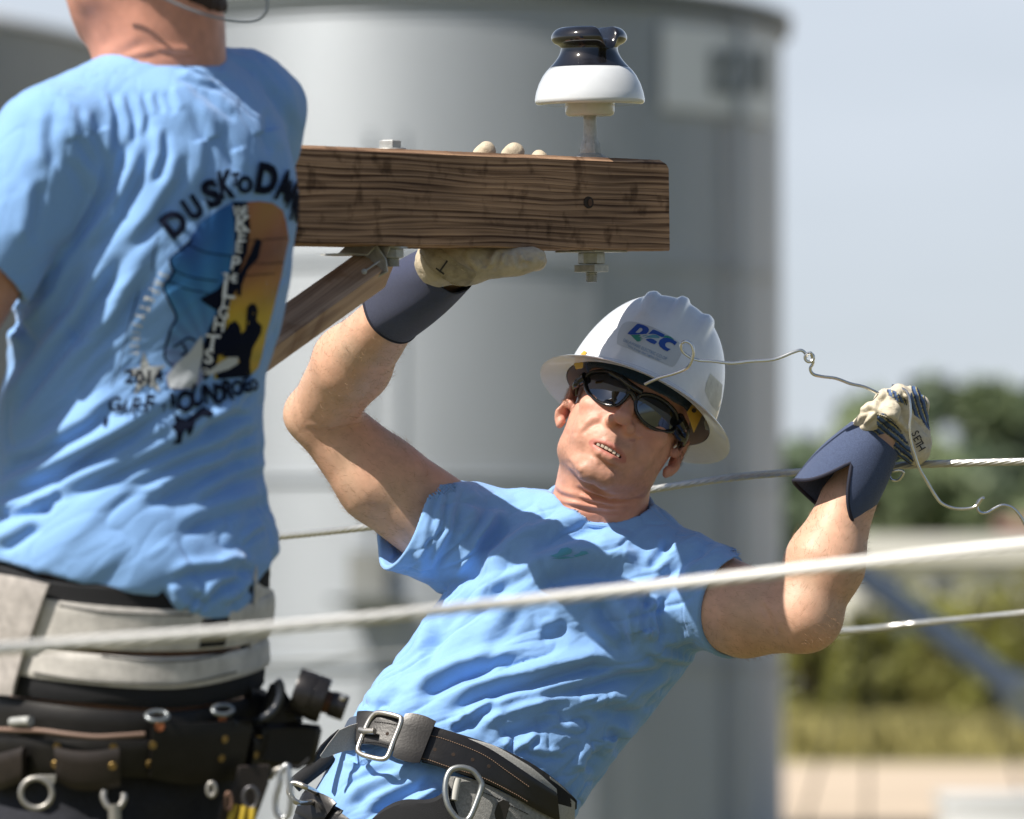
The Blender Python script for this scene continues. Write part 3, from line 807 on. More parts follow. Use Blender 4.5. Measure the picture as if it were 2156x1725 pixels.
# ------------------------------------------------------------------ insulator
d_i = (cpin - CAM) @ FW; u = K * d_i
ins = thing('pin_insulator', cpin + uz * bh, 'porcelain pin insulator, glossy black head on a white bell, standing on the crossarm end', 'insulator')
top_c = cpin + uz * bh; yb = 328.0
hh = lambda y: (yb - y) * u
Mw = mat('white_glaze', (0.66, 0.69, 0.72), 0.10, coat=1.0, noise=0.03, nscale=60)
Mk = mat('black_glaze', (0.011, 0.011, 0.014), 0.08, coat=1.0, noise=0.3, nscale=90)
P_ = lambda L: [(r * u, hh(y)) for r, y in L]
make('bell', lathe(top_c, uz, P_([(50, 214), (88, 213), (104, 214.5), (112, 213), (115.5, 209), (116, 203), (113, 188), (107, 170), (99, 154), (91, 143), (83.5, 135.2)]), 96), Mw, ins, True, 60)
make('skirt', lathe(top_c, uz, P_([(20, 237), (44, 238), (50, 235), (52, 228), (52, 213)]), 64), mat('skirt_glaze', (0.60, 0.60, 0.56), 0.25, coat=0.5), ins, True, 50)
gd = -FW * math.cos(0.55) + RT * math.sin(0.55)
gs = np.cross(uz, gd); gs /= np.linalg.norm(gs)
if gs @ RT < 0: gs = -gs
a_, b_, d_ = basis(uz); xd = gs
def head(r, h, t):
    # saddle groove through the crown of the head, running front to back
    s = r * math.cos(t) / u - 2
    y = yb - h / u
    g = 27 * math.exp(-(s / 17) ** 4) * max(0, min(1, (98 - y) / 26))
    return r, h - g * u
prof = [(83.6, 135), (76, 127), (68, 117), (62.5, 107), (60, 98), (60.5, 93), (65, 89), (73, 85), (78.5, 79), (80, 73), (78, 66), (73, 59), (66, 54), (58, 51.5)] + [(r_, 51 + 0.0 * r_) for r_ in (50, 40, 30, 20, 10, 1)]
make('head', lathe(top_c, uz, [(r * u, hh(y)) for r, y in [tuple(x) for x in spline(prof[:14], 4)] + prof[14:]], 160, xd, head), Mk, ins, True, 70)
make('pin', lathe(top_c, uz, P_([(13.5, 236), (14, 270), (15, 288), (19.5, 297), (21, 312), (20, 317)]), 40), M_galv, ins, True, 50)
make('pin_hex', lathe(top_c, uz, P_([(15, 287), (20.5, 296), (22, 310), (21.5, 318)]), 6, ax), M_galv, ins, False)
make('pin_flange', lathe(top_c, uz, P_([(20, 316), (28, 320), (36, 325), (37.5, 328), (37.5, 330.2)]), 48), M_galv, ins, True, 50)

# ------------------------------------------------------------------ brace
sA = W(800, 556, 6.74); sB = W(566, 722, 6.52); sd = (sA - sB); sd /= np.linalg.norm(sd)
sB = sB - sd * 0.35; sL = np.linalg.norm(sA - sB)
br = thing('crossarm_brace', sB, 'light brown square wooden brace slanting up to the underside of the crossarm', 'brace')
tow = CAM - sA; tow -= (tow @ sd) * sd; tow /= np.linalg.norm(tow); sid = np.cross(sd, tow)
if sid @ UP < 0: sid = -sid
ang = math.radians(28)
e1 = tow * math.cos(ang) + sid * math.sin(ang); e2 = sid * math.cos(ang) - tow * math.sin(ang)
hwid = 0.0195
def local_mesh(name, VF, origin, X, Y, Z, m, parent, auto=30):
    R = np.stack([X, Y, Z], 1); Vv = (np.array([tuple(v) for v in VF[0]]) - origin) @ R
    ob = mesh_np(name, Vv, VF[1], m, None, True, auto)
    M4 = Matrix(R.tolist()).to_4x4(); M4.translation = Vector(origin)
    ob.parent = parent; ob.matrix_parent_inverse = Matrix.Translation(-Vector(parent.location)); ob.matrix_basis = M4
    return ob
zz = e2 if np.linalg.det(np.stack([sd, e1, e2], 1)) > 0 else -e2
local_mesh('strut', box((sA + sB) / 2 - sd * .004, sd, e1, e2, sL / 2 - .004, hwid, hwid, 0.0012), (sA + sB) / 2, sd, e1, zz, M_strut, br)
# pressed metal bracket: folded plate
dcam = 6.70
def plate(pts, dpt, wdt, th, name, m, parent, dirv=None):
    P = np.array([W(x, y, dpt) for x, y in pts]); dv = FW if dirv is None else dirv
    V = []; F = []
    for i, p in enumerate(P):
        t_ = (P[min(i + 1, len(P) - 1)] - P[max(i - 1, 0)]); nn = np.cross(t_, dv); nn /= np.linalg.norm(nn)
        V += [p + nn * th / 2, p - nn * th / 2, p - nn * th / 2 + dv * wdt, p + nn * th / 2 + dv * wdt]
    for i in range(len(P) - 1):
        for j in range(4): F.append((i * 4 + j, i * 4 + (j + 1) % 4, (i + 1) * 4 + (j + 1) % 4, (i + 1) * 4 + j))
    F += [(0, 1, 2, 3), (len(P) * 4 - 1, len(P) * 4 - 2, len(P) * 4 - 3, len(P) * 4 - 4)]
    bm = bmesh.new(); vs = [bm.verts.new(v) for v in V]; [bm.faces.new([vs[i] for i in f]) for f in F]; bmesh.ops.recalc_face_normals(bm, faces=bm.faces)
    bm.verts.index_update(); V = [tuple(v.co) for v in bm.verts]; F = [[v.index for v in f.verts] for f in bm.faces]; bm.free()
    return make(name, (V, F), m, parent, False)
dv = nf * -1.0
plate([(739, 535), (774, 537), (793, 517), (813, 547), (821, 520), (828, 519), (858, 522)], 6.69, 0.045, 0.0022, 'bracket', M_galv, br, dv)
plate([(813, 547), (816, 572), (793, 585)], 6.69, 0.045, 0.0026, 'bracket_flange', M_galv, br, dv)
c = W(826, 524, 6.71)
hexagon(c, -uz, 0.0135, 0.011, M_galv, br, 'nut')
thread(c - uz * 0.011, -uz, 0.0085, 0.010, 'threaded_end', M_galv, br)
n0, n1 = W(767, 572, 6.655), W(799, 550, 6.665)
make('cotter_pin', join(tube([n0, (n0 + n1) / 2, n1], 0.0011, 8), lathe(n0 - FW * .001, -FW, [(0, 0.002), (0.0032, 0.001), (0.0034, 0), (0.0028, -0.002)], 16)), M_galv, br)

# ------------------------------------------------------------------ cables
def strand(name, pts, rpx, label, cat, group=None, twist=True, m=None, n=420, lay=24):
    P = spline([W(x, y, d) for x, y, d in pts], 14)
    s = np.concatenate([[0], np.cumsum(np.linalg.norm(np.diff(P, axis=0), axis=1))]); u_ = np.linspace(0, s[-1], n * 3 if twist else n // 2)
    P = np.stack([np.interp(u_, s, P[:, i]) for i in range(3)], 1)
    if twist: VF = tube(P, rpx * U, 35, rmod=lambda t, q: 0.83 + 0.19 * abs(math.cos(3.5 * (t + q / (rpx * U * lay) * 2 * math.pi))))
    else: VF = tube(P, rpx * U, 14)
    o = make(name, VF, m or M_wire, None, True, 60); return tag(o, label, cat, group)
M_wire = mat('bright_strand', (0.60, 0.60, 0.57), 0.38, metal=0.75, noise=0.1, nscale=80)
M_alu = mat('aluminium_wire', (0.74, 0.74, 0.73), 0.25, metal=0.95, noise=0.1, nscale=60)
strand('cable', [(100, 1175, 8.3), (577, 1131, 7.9), (760, 1112, 7.7), (1110, 1070, 7.55), (1370, 1031, 7.40), (1560, 1004, 7.30), (1750, 990, 7.22), (1950, 978, 7.16), (2156, 972, 7.1), (2400, 966, 7.0)], 8.2,
       'twisted steel guy cable passing behind the hard hat worker\'s neck and raised glove', 'cable', 'cables strung across')
strand('cable', [(-250, 1385, 4.7), (0, 1366, 4.9), (580, 1321, 5.0), (860, 1292, 5.05), (1100, 1266, 5.1), (1500, 1221, 5.1), (1800, 1186, 5.05), (2156, 1148, 4.95), (2500, 1115, 4.8)], 9.0,
       'pale blurred cable crossing in front of both linemen', 'cable', 'cables strung across', twist=True, m=mat('pale_cable', (0.80, 0.80, 0.78), 0.6, metal=0.2), lay=30)
strand('cable', [(100, 1440, 26.0), (600, 1396, 20.0), (850, 1374, 16.5), (1300, 1352, 11.6), (1740, 1331, 8.7), (1950, 1311, 8.3), (2156, 1291, 8.1), (2500, 1255, 8.0)], 8.5,
       'lowest cable, passing behind the bent elbow on the right and fading thin to the left', 'cable', 'cables strung across')
# ================================================================== the worker in the hard hat
F7 = Frame(7.22); U = F7.s
A7 = lambda px, py, z=0.0: F7.L(px, py, z)
nrm = lambda v: np.asarray(v, float) / np.linalg.norm(v)
Zv = np.array([0, 0, 1.0])

# head axes: roll clockwise, slight turn to the left, tipped back
rl = math.radians(25); yw = math.radians(5); pt = math.radians(15)
hX0 = np.array([math.cos(rl), -math.sin(rl), 0]); hY0 = np.array([math.sin(rl), math.cos(rl), 0])
hZ1 = Zv * math.cos(yw) - hX0 * math.sin(yw); hX = nrm(np.cross(hY0, hZ1))
hZ = hZ1 * math.cos(pt) + hY0 * math.sin(pt); hY = np.cross(hZ, hX)
HR = np.stack([hX, hY, hZ], 1)
HC = A7(1307, 912, 10)
def hl(x, y, z): return HC + HR @ np.array([x, y, z], float)

def sdf_head(Q):
    """Q in head coordinates"""
    d = ell(Q, (0, 78, -28), (120, 122, 150))
    d = smin(d, ell(Q, (0, -12, 16), (102, 126, 106)), 30)
    A = np.abs(Q[:, 0]); S = Q.copy(); S[:, 0] = A
    d = smin(d, cap(S, (69, -80, 8), (22, -124, 82), 34, 24), 26)
    d = smin(d, ell(Q, (-6, -123, 90), (34, 24, 24)), 18)
    d = smin(d, cap(S, (80, -10, 8), (72, -76, 12), 31, 28), 24)
    d = smin(d, ell(S, (64, 4, 80), (36, 24, 24)), 22)
    d = smin(d, ell(S, (50, -46, 74), (34, 38, 30)), 24)
    d = smin(d, ell(Q, (0, -62, 94), (44, 40, 30)), 20)
    d = smin(d, cap(Q, (-48, 66, 92), (48, 66, 92), 17, 17), 20)
    # eye hollows
    d = smax(d, -ell(S, (40, 38, 128), (26, 16, 16)), 14)
    # nose
    nz_ = cap(Q, (0, 54, 104), (0, -5, 146), 12, 16)
    nz_ = smin(nz_, ell(Q, (0, -10, 151), (18, 14, 16)), 8)
    nz_ = smin(nz_, ell(S, (20, -19, 131), (13, 13, 16)), 7)
    d = smin(d, nz_, 12)
    d = smax(d, -ell(S, (10, -29, 141), (6.5, 6, 10)), 4)
    # mouth: slightly skewed open lips
    M = Q.copy(); M[:, 1] += 74 + 0.05 * Q[:, 0]; M[:, 2] -= 108
    B = M.copy(); B[:, 2] += 0.011 * M[:, 0] ** 2
    up = smin(cap(B, (-38, -2, 4), (-12, 9, 13), 5, 6.5), cap(B, (-12, 9, 13), (0, 7, 14), 6.5, 6), 5)
    up = smin(up, smin(cap(B, (0, 7, 14), (12, 9, 13), 6, 6.5), cap(B, (12, 9, 13), (40, -4, 4), 6.5, 5), 5), 5)
    lo = smin(cap(B, (-38, -4, 4), (-14, -15, 12), 5, 8), smin(cap(B, (-14, -15, 12), (14, -16, 12), 8, 8), cap(B, (14, -16, 12), (40, -6, 4), 8, 5), 5), 5)
    d = smin(d, up, 6); d = smin(d, lo, 7)
    d = smax(d, -ell(B, (0, -2.5, 12), (32, 5.0, 20)), 3)
    d = smax(d, -ell(B, (0, -29, 24), (24, 6, 9)), 8)
    # ears
    E = S.copy(); E[:, 1] -= 8; ca, sa = math.cos(0.5), math.sin(0.5)
    R_e = np.array([[ca, 0, sa], [0, 1, 0], [-sa, 0, ca]])
    ear = ell(E, (131, 0, -10), (11, 45, 27), R_e)
    ear = smax(ear, -ell(E, (143, 6, 2), (10, 27, 14), R_e), 6)
    ear = smin(ear, ell(E, (124, -42, 0), (9, 14, 12)), 9)
    ear = smin(ear, ell(E, (122, 0, 10), (8, 12, 7)), 5)
    d = smin(d, ear, 8)
    return d

sh_l = A7(965, 1128, -55); el_l = A7(672, 873, -30); wr_l = A7(842, 645, 320); hd_l = A7(955, 555, 500)
sh_r = A7(1440, 1238, -5); el_r = A7(1690, 1298, 190); wr_r = A7(1815, 990, 130); hd_r = A7(1858, 915, 118)
nk0 = hl(0, -62, -32); nk1 = A7(1252, 1125, -48)
tA, tB, tC = A7(1232, 1274, -45), A7(975, 1610, 70), A7(880, 1800, 120)

def sdf_limbs(P):
    # raised arm on the left of the picture
    d = cap(P, sh_l, A7(800, 1010, -35), 100, 93)
    d = smin(d, cap(P, A7(800, 1010, -35), el_l, 92, 66), 20)
    d = smin(d, cap(P, el_l, A7(742, 765, 115), 66, 82), 24)
    d = smin(d, ell(P, A7(640, 872, -34), (36, 34, 34)), 26)
    d = smin(d, cap(P, A7(742, 765, 115), wr_l, 79, 52), 22)
    d = smin(d, cap(P, wr_l, hd_l, 50, 48), 12)
    # bent arm on the right
    e = cap(P, sh_r, A7(1570, 1290, 110), 104, 92)
    e = smin(e, cap(P, A7(1570, 1290, 110), el_r, 90, 74), 20)
    e = smin(e, ell(P, A7(1716, 1308, 196), (52, 46, 44)), 26)
    e = smin(e, cap(P, el_r, A7(1737, 1185, 172), 70, 82), 24)
    e = smin(e, cap(P, A7(1737, 1185, 172), A7(1784, 1060, 145), 80, 57), 22)
    e = smin(e, cap(P, A7(1784, 1060, 145), hd_r, 56, 42), 14)
    return np.minimum(d, e)

def sdf_torso(P, g=0.0, k=40):
    d = cap(P, tA, tB, 248 + g, 236 + g, Zv, 0.66)
    d = smin(d, cap(P, tB, tC, 236 + g, 250 + g, Zv, 0.70), k)
    sx = nrm(sh_r - sh_l)
    d = smin(d, cap(P, sh_l + sx * 50 + [10, 0, -10], sh_r - sx * 50 + [0, 0, -10], 92 + g, 92 + g), 70)   # shoulder girdle
    d = smin(d, cap(P, A7(1120, 1240, 30), A7(1330, 1300, 45), 105 + g, 105 + g), 60)                      # chest
    d = smin(d, cap(P, nk1 + [0, 40, 0], (sh_l + nk1) / 2 + [-10, 10, -15], 70 + g, 70 + g), 60)
    d = smin(d, cap(P, nk1 + [0, 40, 0], (sh_r + nk1) / 2 + [10, 0, -10], 70 + g, 72 + g), 60)
    return d

def sdf_neck(P):
    d = cap(P, nk0, nk1, 98, 103)
    d = smin(d, cap(P, hl(60, -60, 0), A7(1300, 1120, 40), 26, 22), 30)
    d = smin(d, cap(P, hl(-60, -70, 0), A7(1215, 1120, 40), 26, 22), 30)
    return d

def sdf_body(P):
    d = np.minimum(1e4, sdf_limbs(P))
    d = smin(d, sdf_torso(P, -42), 30)
    near = np.linalg.norm(P - hl(0, -20, 0), axis=1) < 420
    if near.any():
        Pn = P[near]; n = sdf_neck(Pn); hd = sdf_head((Pn - HC) @ HR)
        d[near] = smin(smin(d[near], n, 30), hd, 16)
    return d

V, F = surf(sdf_body, (-500, -960, -240), (880, 420, 580), 3.0, smooth=2)
N = normals(V, F); pxy = F7.proj(V); front = np.clip(N[:, 2] * 2.5, 0, 1)
Z5 = lambda L: [((1550 + x * .4058) / 1.4258, (850 + y * .4058) / 1.4258) for x, y in L]
creases = [  # neck rings, jaw line, cheek folds, chin, brow
    (Z5([(420, 1490), (560, 1560), (700, 1600), (850, 1600), (960, 1570)]), 5, 5.5), (Z5([(430, 1580), (560, 1620), (720, 1650), (900, 1635)]), 4, 4),
    (Z5([(300, 1620), (500, 1665), (700, 1690), (900, 1680)]), 4, 3.2), (Z5([(240, 1480), (330, 1560), (460, 1600)]), 5, 2.5), (Z5([(520, 1540), (640, 1575), (780, 1580)]), 3.5, 3),
    (Z5([(650, 1020), (570, 1030), (500, 1080), (470, 1130)]), 6, 2.6), (Z5([(850, 1100), (885, 1160), (880, 1230), (850, 1300)]), 6, 2.8),
    (Z5([(500, 1000), (440, 1060), (400, 1130)]), 6, 2.0), (Z5([(380, 1290), (420, 1370), (480, 1430)]), 6, 2.4), (Z5([(900, 900), (960, 1010), (980, 1100)]), 7, 2.0),
    (Z5([(870, 745), (880, 790)]), 3, 2.5), (Z5([(900, 770), (905, 810)]), 3, 2), (Z5([(600, 1310), (680, 1345), (760, 1360)]), 7, 2.2),
    ([(640, 900), (700, 905), (770, 890)], 5, 2.5), ([(1600, 1260), (1625, 1300), (1640, 1340)], 6, 2.5)]
H = strokes(pxy[0], pxy[1], creases) * front
Qh = (V - HC) @ HR; hm_ = np.exp(-(np.linalg.norm(Qh, axis=1) / 260) ** 4)
H += noise3(V, 5.5, 3) * (0.06 + 0.34 * hm_) + noise3(V, 40, 5) * 0.8 * (1 - hm_)
V2 = V + N * H[:, None]
M_skin = mat('skin', (0.6, 0.3, 0.2), 0.46, tint=True, noise=0.12, nscale=40, bump=0.25, bscale=900, sss=0.08, spec=0.45)
wk = thing('person', (CAM + FW * 7.0) * [1, 1, 0] + [-0.1, 0, 0.45], 'lineman in light blue t-shirt leaning back, white hard hat and sunglasses, fist raised', 'person', 'linemen in light blue shirts')
body2 = mesh_np('body', F7.w(V2), F, M_skin, wk)
def skin_tint(V, Q, hm):
    n1 = noise3(V, 60, 11)[:, None]; n2 = noise3(V, 14, 12)[:, None]; n3 = noise3(V, 5, 13)[:, None]
    c = np.array([0.64, 0.395, 0.275]) * (1 + 0.05 * n1 + 0.04 * n2) + np.array([0.03, -0.012, -0.012]) * n1 + n3 * [0.018, 0.010, 0.008]
    red = hm[:, None]
    c = c * (1 - red) + np.array([0.64, 0.335, 0.245]) * (1 + 0.07 * n2) * red
    return c
C = skin_tint(V, Qh, hm_)
def blob(Q, c, r, p=2): return np.exp(-(np.sum(((Q - c) / r) ** 2, 1)) ** (p / 2))[:, None]
AQ = Qh.copy(); AQ[:, 0] = np.abs(AQ[:, 0])
hmc = hm_[:, None]
for c_, r_, col_, a_ in (((0, -8, 146), (24, 20, 26), (0.62, 0.22, 0.17), .6), ((58, -8, 95), (30, 24, 34), (0.60, 0.22, 0.16), .5), ((120, 0, -8), (18, 44, 30), (0.58, 0.20, 0.16), .6)):
    b = blob(AQ, np.array(c_), np.array(r_)) * a_ * hmc; C = C * (1 - b) + np.array(col_) * b
st = noise3(V, 3.2, 31)[:, None] * .5 + .5      # short beard stubble
for c_, r_ in (((0, -120, 80), (62, 46, 60)), ((78, -88, 20), (40, 50, 60)), ((0, -52, 118), (40, 12, 24))):
    b = blob(AQ, np.array(c_), np.array(r_), 4) * (0.30 + 0.45 * st) * hmc; C = C * (1 - b) + np.array([0.30, 0.17, 0.115]) * b
# lips
Mq = Qh.copy(); Mq[:, 1] += 74 + 0.05 * Qh[:, 0]; lz = (Mq[:, 2] > 96) & (np.abs(Mq[:, 0]) < 44)
lipb = np.exp(-((Mq[:, 1] + 3) / (16 * np.sqrt(np.clip(1 - (Mq[:, 0] / 44) ** 2, .02, 1)))) ** 6) * lz
C = C * (1 - .75 * lipb[:, None]) + np.array([0.48, 0.15, 0.13]) * .75 * lipb[:, None]
cav = np.exp(-((Mq[:, 1] + 2.5) / 5.5) ** 4) * (np.abs(Mq[:, 0]) < 32) * (Mq[:, 2] + .011 * Mq[:, 0] ** 2 < 116) * (Mq[:, 2] > 80)
C = C * (1 - .85 * cav[:, None]) + np.array([0.10, 0.03, 0.025]) * .85 * cav[:, None]
# sun-reddened neck
b = blob(V, A7(1252, 1075, 60), np.array([150, 60, 200])) * .55; C = C * (1 - b) + np.array([0.56, 0.215, 0.155]) * b
eb = np.exp(-((AQ[:, 0] - 42) / 26) ** 4 - ((AQ[:, 1] - 66) / 6) ** 2)[:, None] * (AQ[:, 2:3] > 60)
C = C * (1 - .5 * eb) + np.array([0.22, 0.12, 0.06]) * .5 * eb
set_color(body2, np.clip(C, 0, 1))

# teeth: one small row
M_teeth = mat('teeth', (0.55, 0.48, 0.38), 0.25, coat=0.3)
tv = []
for i in range(-3, 3):
    x = (i + .5) * 9.2; w_ = 4.3 if abs(i + .5) < 1 else 3.8
    c_ = hl(x, -73.5 - .05 * x, 119 - .010 * x * x); tv.append((c_, w_))
tr_ = []
for c_, w_ in tv: tr_.append(box(F7.w(c_), *(nrm(RT * a[0] + UP * a[1] - FW * a[2]) for a in (hX, hY, hZ)), w_ * U, (5.4 + .5 * math.sin(w_ * 9 + len(tr_))) * U, 3.0 * U, 1.6 * U))
make('teeth', join(*tr_), M_teeth, wk)
def wv3(a): return nrm(RT * a[0] + UP * a[1] - FW * a[2])

# sideburn and temple hair: short strokes lying on the skin
hr_ = np.random.RandomState(4); hv = []; hf = []
bvb = bvh_of(F7.w(V2), F)
M_hair = mat('short_hair', (0.20, 0.105, 0.045), 0.6)
hair_pts = []
for i in range(900):
    s_ = -1 if i % 2 else 1
    y = hr_.uniform(-4, 62); z = hr_.uniform(-20, 22 + max(0, y) * .25); q = F7.w(hl(s_ * 150, y, z)); c_ = F7.w(hl(0, y, z))
    hit = bvb.ray_cast(Vector(q), Vector(nrm(c_ - q)))
    if hit[0] is None: continue
    hair_pts.append((np.array(hit[0]), np.array(hit[1])))
def hairs(name, pts, length, width, m, parent, direction, jitter=.5, rs=hr_):
    V = []; F = []
    for p, n in pts:
        t = direction(p) if callable(direction) else direction
        d = nrm(t + n * (.35 + .5 * rs.rand()) + jitter * rs.randn(3)); sd_ = nrm(np.cross(d, n + 0.01)) * width; L = length * (.6 + .8 * rs.rand())
        b = len(V); mid_ = p + d * L * .55 + n * L * .05
        V += [p - sd_, p + sd_, mid_ + sd_ * .7, mid_ - sd_ * .7, p + nrm(d - n * .3) * L]
        F += [(b, b + 1, b + 2, b + 3), (b + 3, b + 2, b + 4)]
    return make(name, (V, F), m, parent, False)
hairs('hair', hair_pts, 0.006, 0.00022, M_hair, wk, wv3(-hY), .25)

# ------------------------------------------------------------------ t-shirt
hemN_l = nrm([-0.86, 0.36, 0.36]); hemP_l = A7(852, 1064, -20)
hemN_r = nrm([0.63, -0.18, 0.75]); hemP_r = A7(1548, 1288, 92)
def sdf_shirt(P):
    d = sdf_torso(P, 4)
    arm_l = cap(P, sh_l, A7(800, 1010, -35), 120, 121)
    sl = smin(arm_l, cap(P, A7(905, 1120, -10), A7(828, 1110, 10), 96, 92), 24)
    sl = smax(sl, (P - hemP_l) @ hemN_l, 5)
    ar = cap(P, sh_r, A7(1600, 1296, 125), 118, 108); sr = smax(ar, (P - hemP_r) @ hemN_r, 5)
    # hollow the sleeves
    hl_ = np.maximum(cap(P, sh_l, A7(790, 1000, -20), 112, 112), -((P - hemP_l) @ hemN_l + 70))
    hr2 = np.maximum(cap(P, sh_r, A7(1640, 1300, 140), 112, 101), -((P - hemP_r) @ hemN_r + 80))
    hl2 = np.maximum(smin(cap(P, sh_l, A7(790, 1000, -20), 112, 112), cap(P, A7(905, 1120, -10), A7(820, 1105, 12), 86, 84), 20), -((P - hemP_l) @ hemN_l + 60))
    d = smin(d, sl, 26); d = smin(d, sr, 26)
    d = smax(d, -np.maximum(hl2, -((P - hemP_l) @ hemN_l + 60)), 4); d = smax(d, -hr2, 4)
    # neck opening
    nax = nrm(nk0 - nk1)
    col = np.maximum(cap(P, nk1 - nax * 60, nk0 + nax * 60, 110, 106), -((P - A7(1252, 1086, 22)) @ nrm([0.10, 1, 0.45])))
    d = smax(d, -col, 5)
    d = smax(d, (P - A7(1252, 1075, 0)) @ nrm([.1, 1, 0.0]) - 30, 8)
    return d
VS, FS = surf(sdf_shirt, (-500, -960, -250), (640, -60, 300), 3.2, smooth=2)
NS = normals(VS, FS); sx_, sy_ = F7.proj(VS); fr = np.clip(NS[:, 2] * 3 + .3, 0, 1)
Z10 = lambda L: [(841.6 + x * .3904, 981.9 + y * .3904) for x, y in L]
Z8 = lambda L: [(561.1 + x * .3253, 1367.7 + y * .3253) for x, y in L]
folds2 = [
    (Z10([(200, 60), (160, 330), (110, 560)]), 8, 6), (Z10([(260, 110), (230, 300), (160, 470), (120, 620)]), 8, 7), (Z10([(330, 150), (290, 330), (210, 480), (150, 640)]), 9, 7),
    (Z10([(330, 180), (480, 200), (640, 240)]), 9, 6), (Z10([(460, 210), (420, 300), (330, 420)]), 10, 8), (Z10([(640, 260), (560, 300), (450, 430), (380, 560), (330, 650)]), 13, 12),
    (Z10([(540, 250), (500, 330), (400, 440)]), 9, 7),
    (Z10([(1130, 280), (950, 345), (720, 450), (500, 560), (360, 610)]), 16, 13), (Z10([(850, 330), (700, 400), (560, 480)]), 11, 6), (Z10([(800, 260), (760, 300), (690, 330)]), 9, 5),
    (Z10([(1290, 600), (1180, 560), (1050, 540), (930, 545), (800, 590), (710, 670)]), 20, 22), (Z10([(900, 825), (840, 880), (740, 910)]), 12, 7),
    (Z10([(1090, 690), (1150, 800), (1220, 900), (1290, 985)]), 17, 15), (Z10([(960, 850), (1080, 940), (1200, 1000)]), 13, 8), (Z10([(1260, 760), (1255, 880), (1270, 980)]), 6, 5),
    (Z10([(1290, 1070), (1050, 1065), (850, 1115), (700, 1165), (560, 1190), (400, 1240), (200, 1340)]), 13, 15), (Z10([(700, 1030), (500, 1060), (330, 1115), (180, 1190), (60, 1290)]), 13, 10),
    (Z10([(1560, 1080), (1400, 1090), (1200, 1120), (1000, 1180), (820, 1215), (640, 1265), (480, 1320), (340, 1420)]), 11, 12),
    (Z10([(1000, 1245), (780, 1290), (560, 1350), (420, 1440)]), 10, 10), (Z10([(850, 1325), (700, 1370), (560, 1420), (530, 1480)]), 15, 15), (Z10([(1350, 1340), (1200, 1320), (1020, 1295), (880, 1310)]), 12, 10),
    (Z10([(1150, 1390), (1180, 1470), (1140, 1560)]), 12, 9), (Z10([(1500, 1150), (1350, 1230), (1200, 1270), (1050, 1270)]), 12, 9), (Z10([(1450, 1250), (1300, 1300), (1150, 1330)]), 10, 7),
    (Z10([(1340, 650), (1310, 760), (1300, 880), (1330, 960)]), 8, 8), (Z10([(1420, 700), (1380, 800), (1400, 900), (1380, 960)]), 7, 9), (Z10([(1350, 740), (1345, 850), (1355, 930)]), 6, 7),
    (Z10([(1440, 380), (1400, 480), (1320, 560)]), 10, 7), (Z10([(1700, 420), (1560, 480), (1440, 570), (1360, 620)]), 13, 10), (Z10([(1800, 490), (1650, 540), (1520, 620)]), 10, 8),
    (Z10([(1300, 990), (1400, 1040), (1520, 1070), (1600, 1060)]), 9, 9), (Z10([(1600, 940), (1500, 980), (1400, 970)]), 8, 5), (Z10([(120, 640), (200, 700), (190, 900), (120, 1060)]), 11, 6),
    (Z10([(400, 640), (300, 760), (180, 960), (90, 1140)]), 12, 6), (Z10([(600, 560), (480, 700), (420, 820)]), 13, 6), (Z10([(660, 720), (560, 880), (430, 1000)]), 14, 5),
    (Z10([(840, 470), (700, 560), (560, 640), (440, 700)]), 13, 7), (Z10([(1280, 400), (1180, 440), (1060, 460)]), 10, 4),
    (Z8([(900, 750), (700, 790), (560, 850), (480, 960)]), 9, 6), (Z8([(1130, 790), (980, 880), (800, 960), (640, 1080)]), 12, 11), (Z8([(1000, 780), (820, 850), (640, 930), (500, 1020)]), 10, 8),
    (Z8([(560, 660), (600, 740), (540, 800)]), 9, 7), (Z8([(440, 690), (400, 740), (380, 820)]), 8, 6), (Z8([(1150, 900), (1040, 980), (900, 1070)]), 9, 8),
    (Z8([(1950, 690), (1800, 690), (1640, 650)]), 6, 5), (Z8([(1780, 540), (1700, 620), (1600, 680)]), 6, 6), (Z8([(1600, 560), (1580, 620), (1540, 660)]), 6, 5),
    (Z8([(1320, 430), (1260, 490), (1180, 520)]), 8, 7), (Z8([(1500, 330), (1380, 400), (1280, 500)]), 9, 7), (Z8([(880, 240), (760, 330), (640, 380)]), 10, 5), (Z8([(1500, 110), (1250, 150), (1080, 230), (950, 300)]), 10, 7),
    (Z8([(2150, 640), (2080, 720), (2060, 800)]), 12, 10), (Z8([(2150, 470), (2000, 420), (1850, 400)]), 11, 7)]
H = strokes(sx_, sy_, folds2) * fr
# broad cloth waviness running along the pull of the shirt
dirv = nrm([0.93, 0.33, 0.0]); al = VS @ dirv; pr = VS - al[:, None] * dirv
Qn = pr + (al / 4.5)[:, None] * dirv
tors = np.clip(((sy_ - 1150) / 150), 0, 1)
H += (noise3(Qn, 38, 21) * 3 + ridged(VS, 30, 10, dirv, 51, 26) * 3.4 + ridged(VS, 13, 10, dirv, 61, 10) * 0.7) * (0.3 + .7 * tors) + ridged(VS, 30, 5, [.75, .66, 0], 71, 20) * 2.6 * (1 - tors) + noise3(VS, 70, 23) * 3 + noise3(VS, 9, 24) * .35
H *= np.clip(-((VS - hemP_r) @ hemN_r) / 30, 0, 1) * np.clip(-((VS - hemP_l) @ hemN_l) / 30, 0, 1)
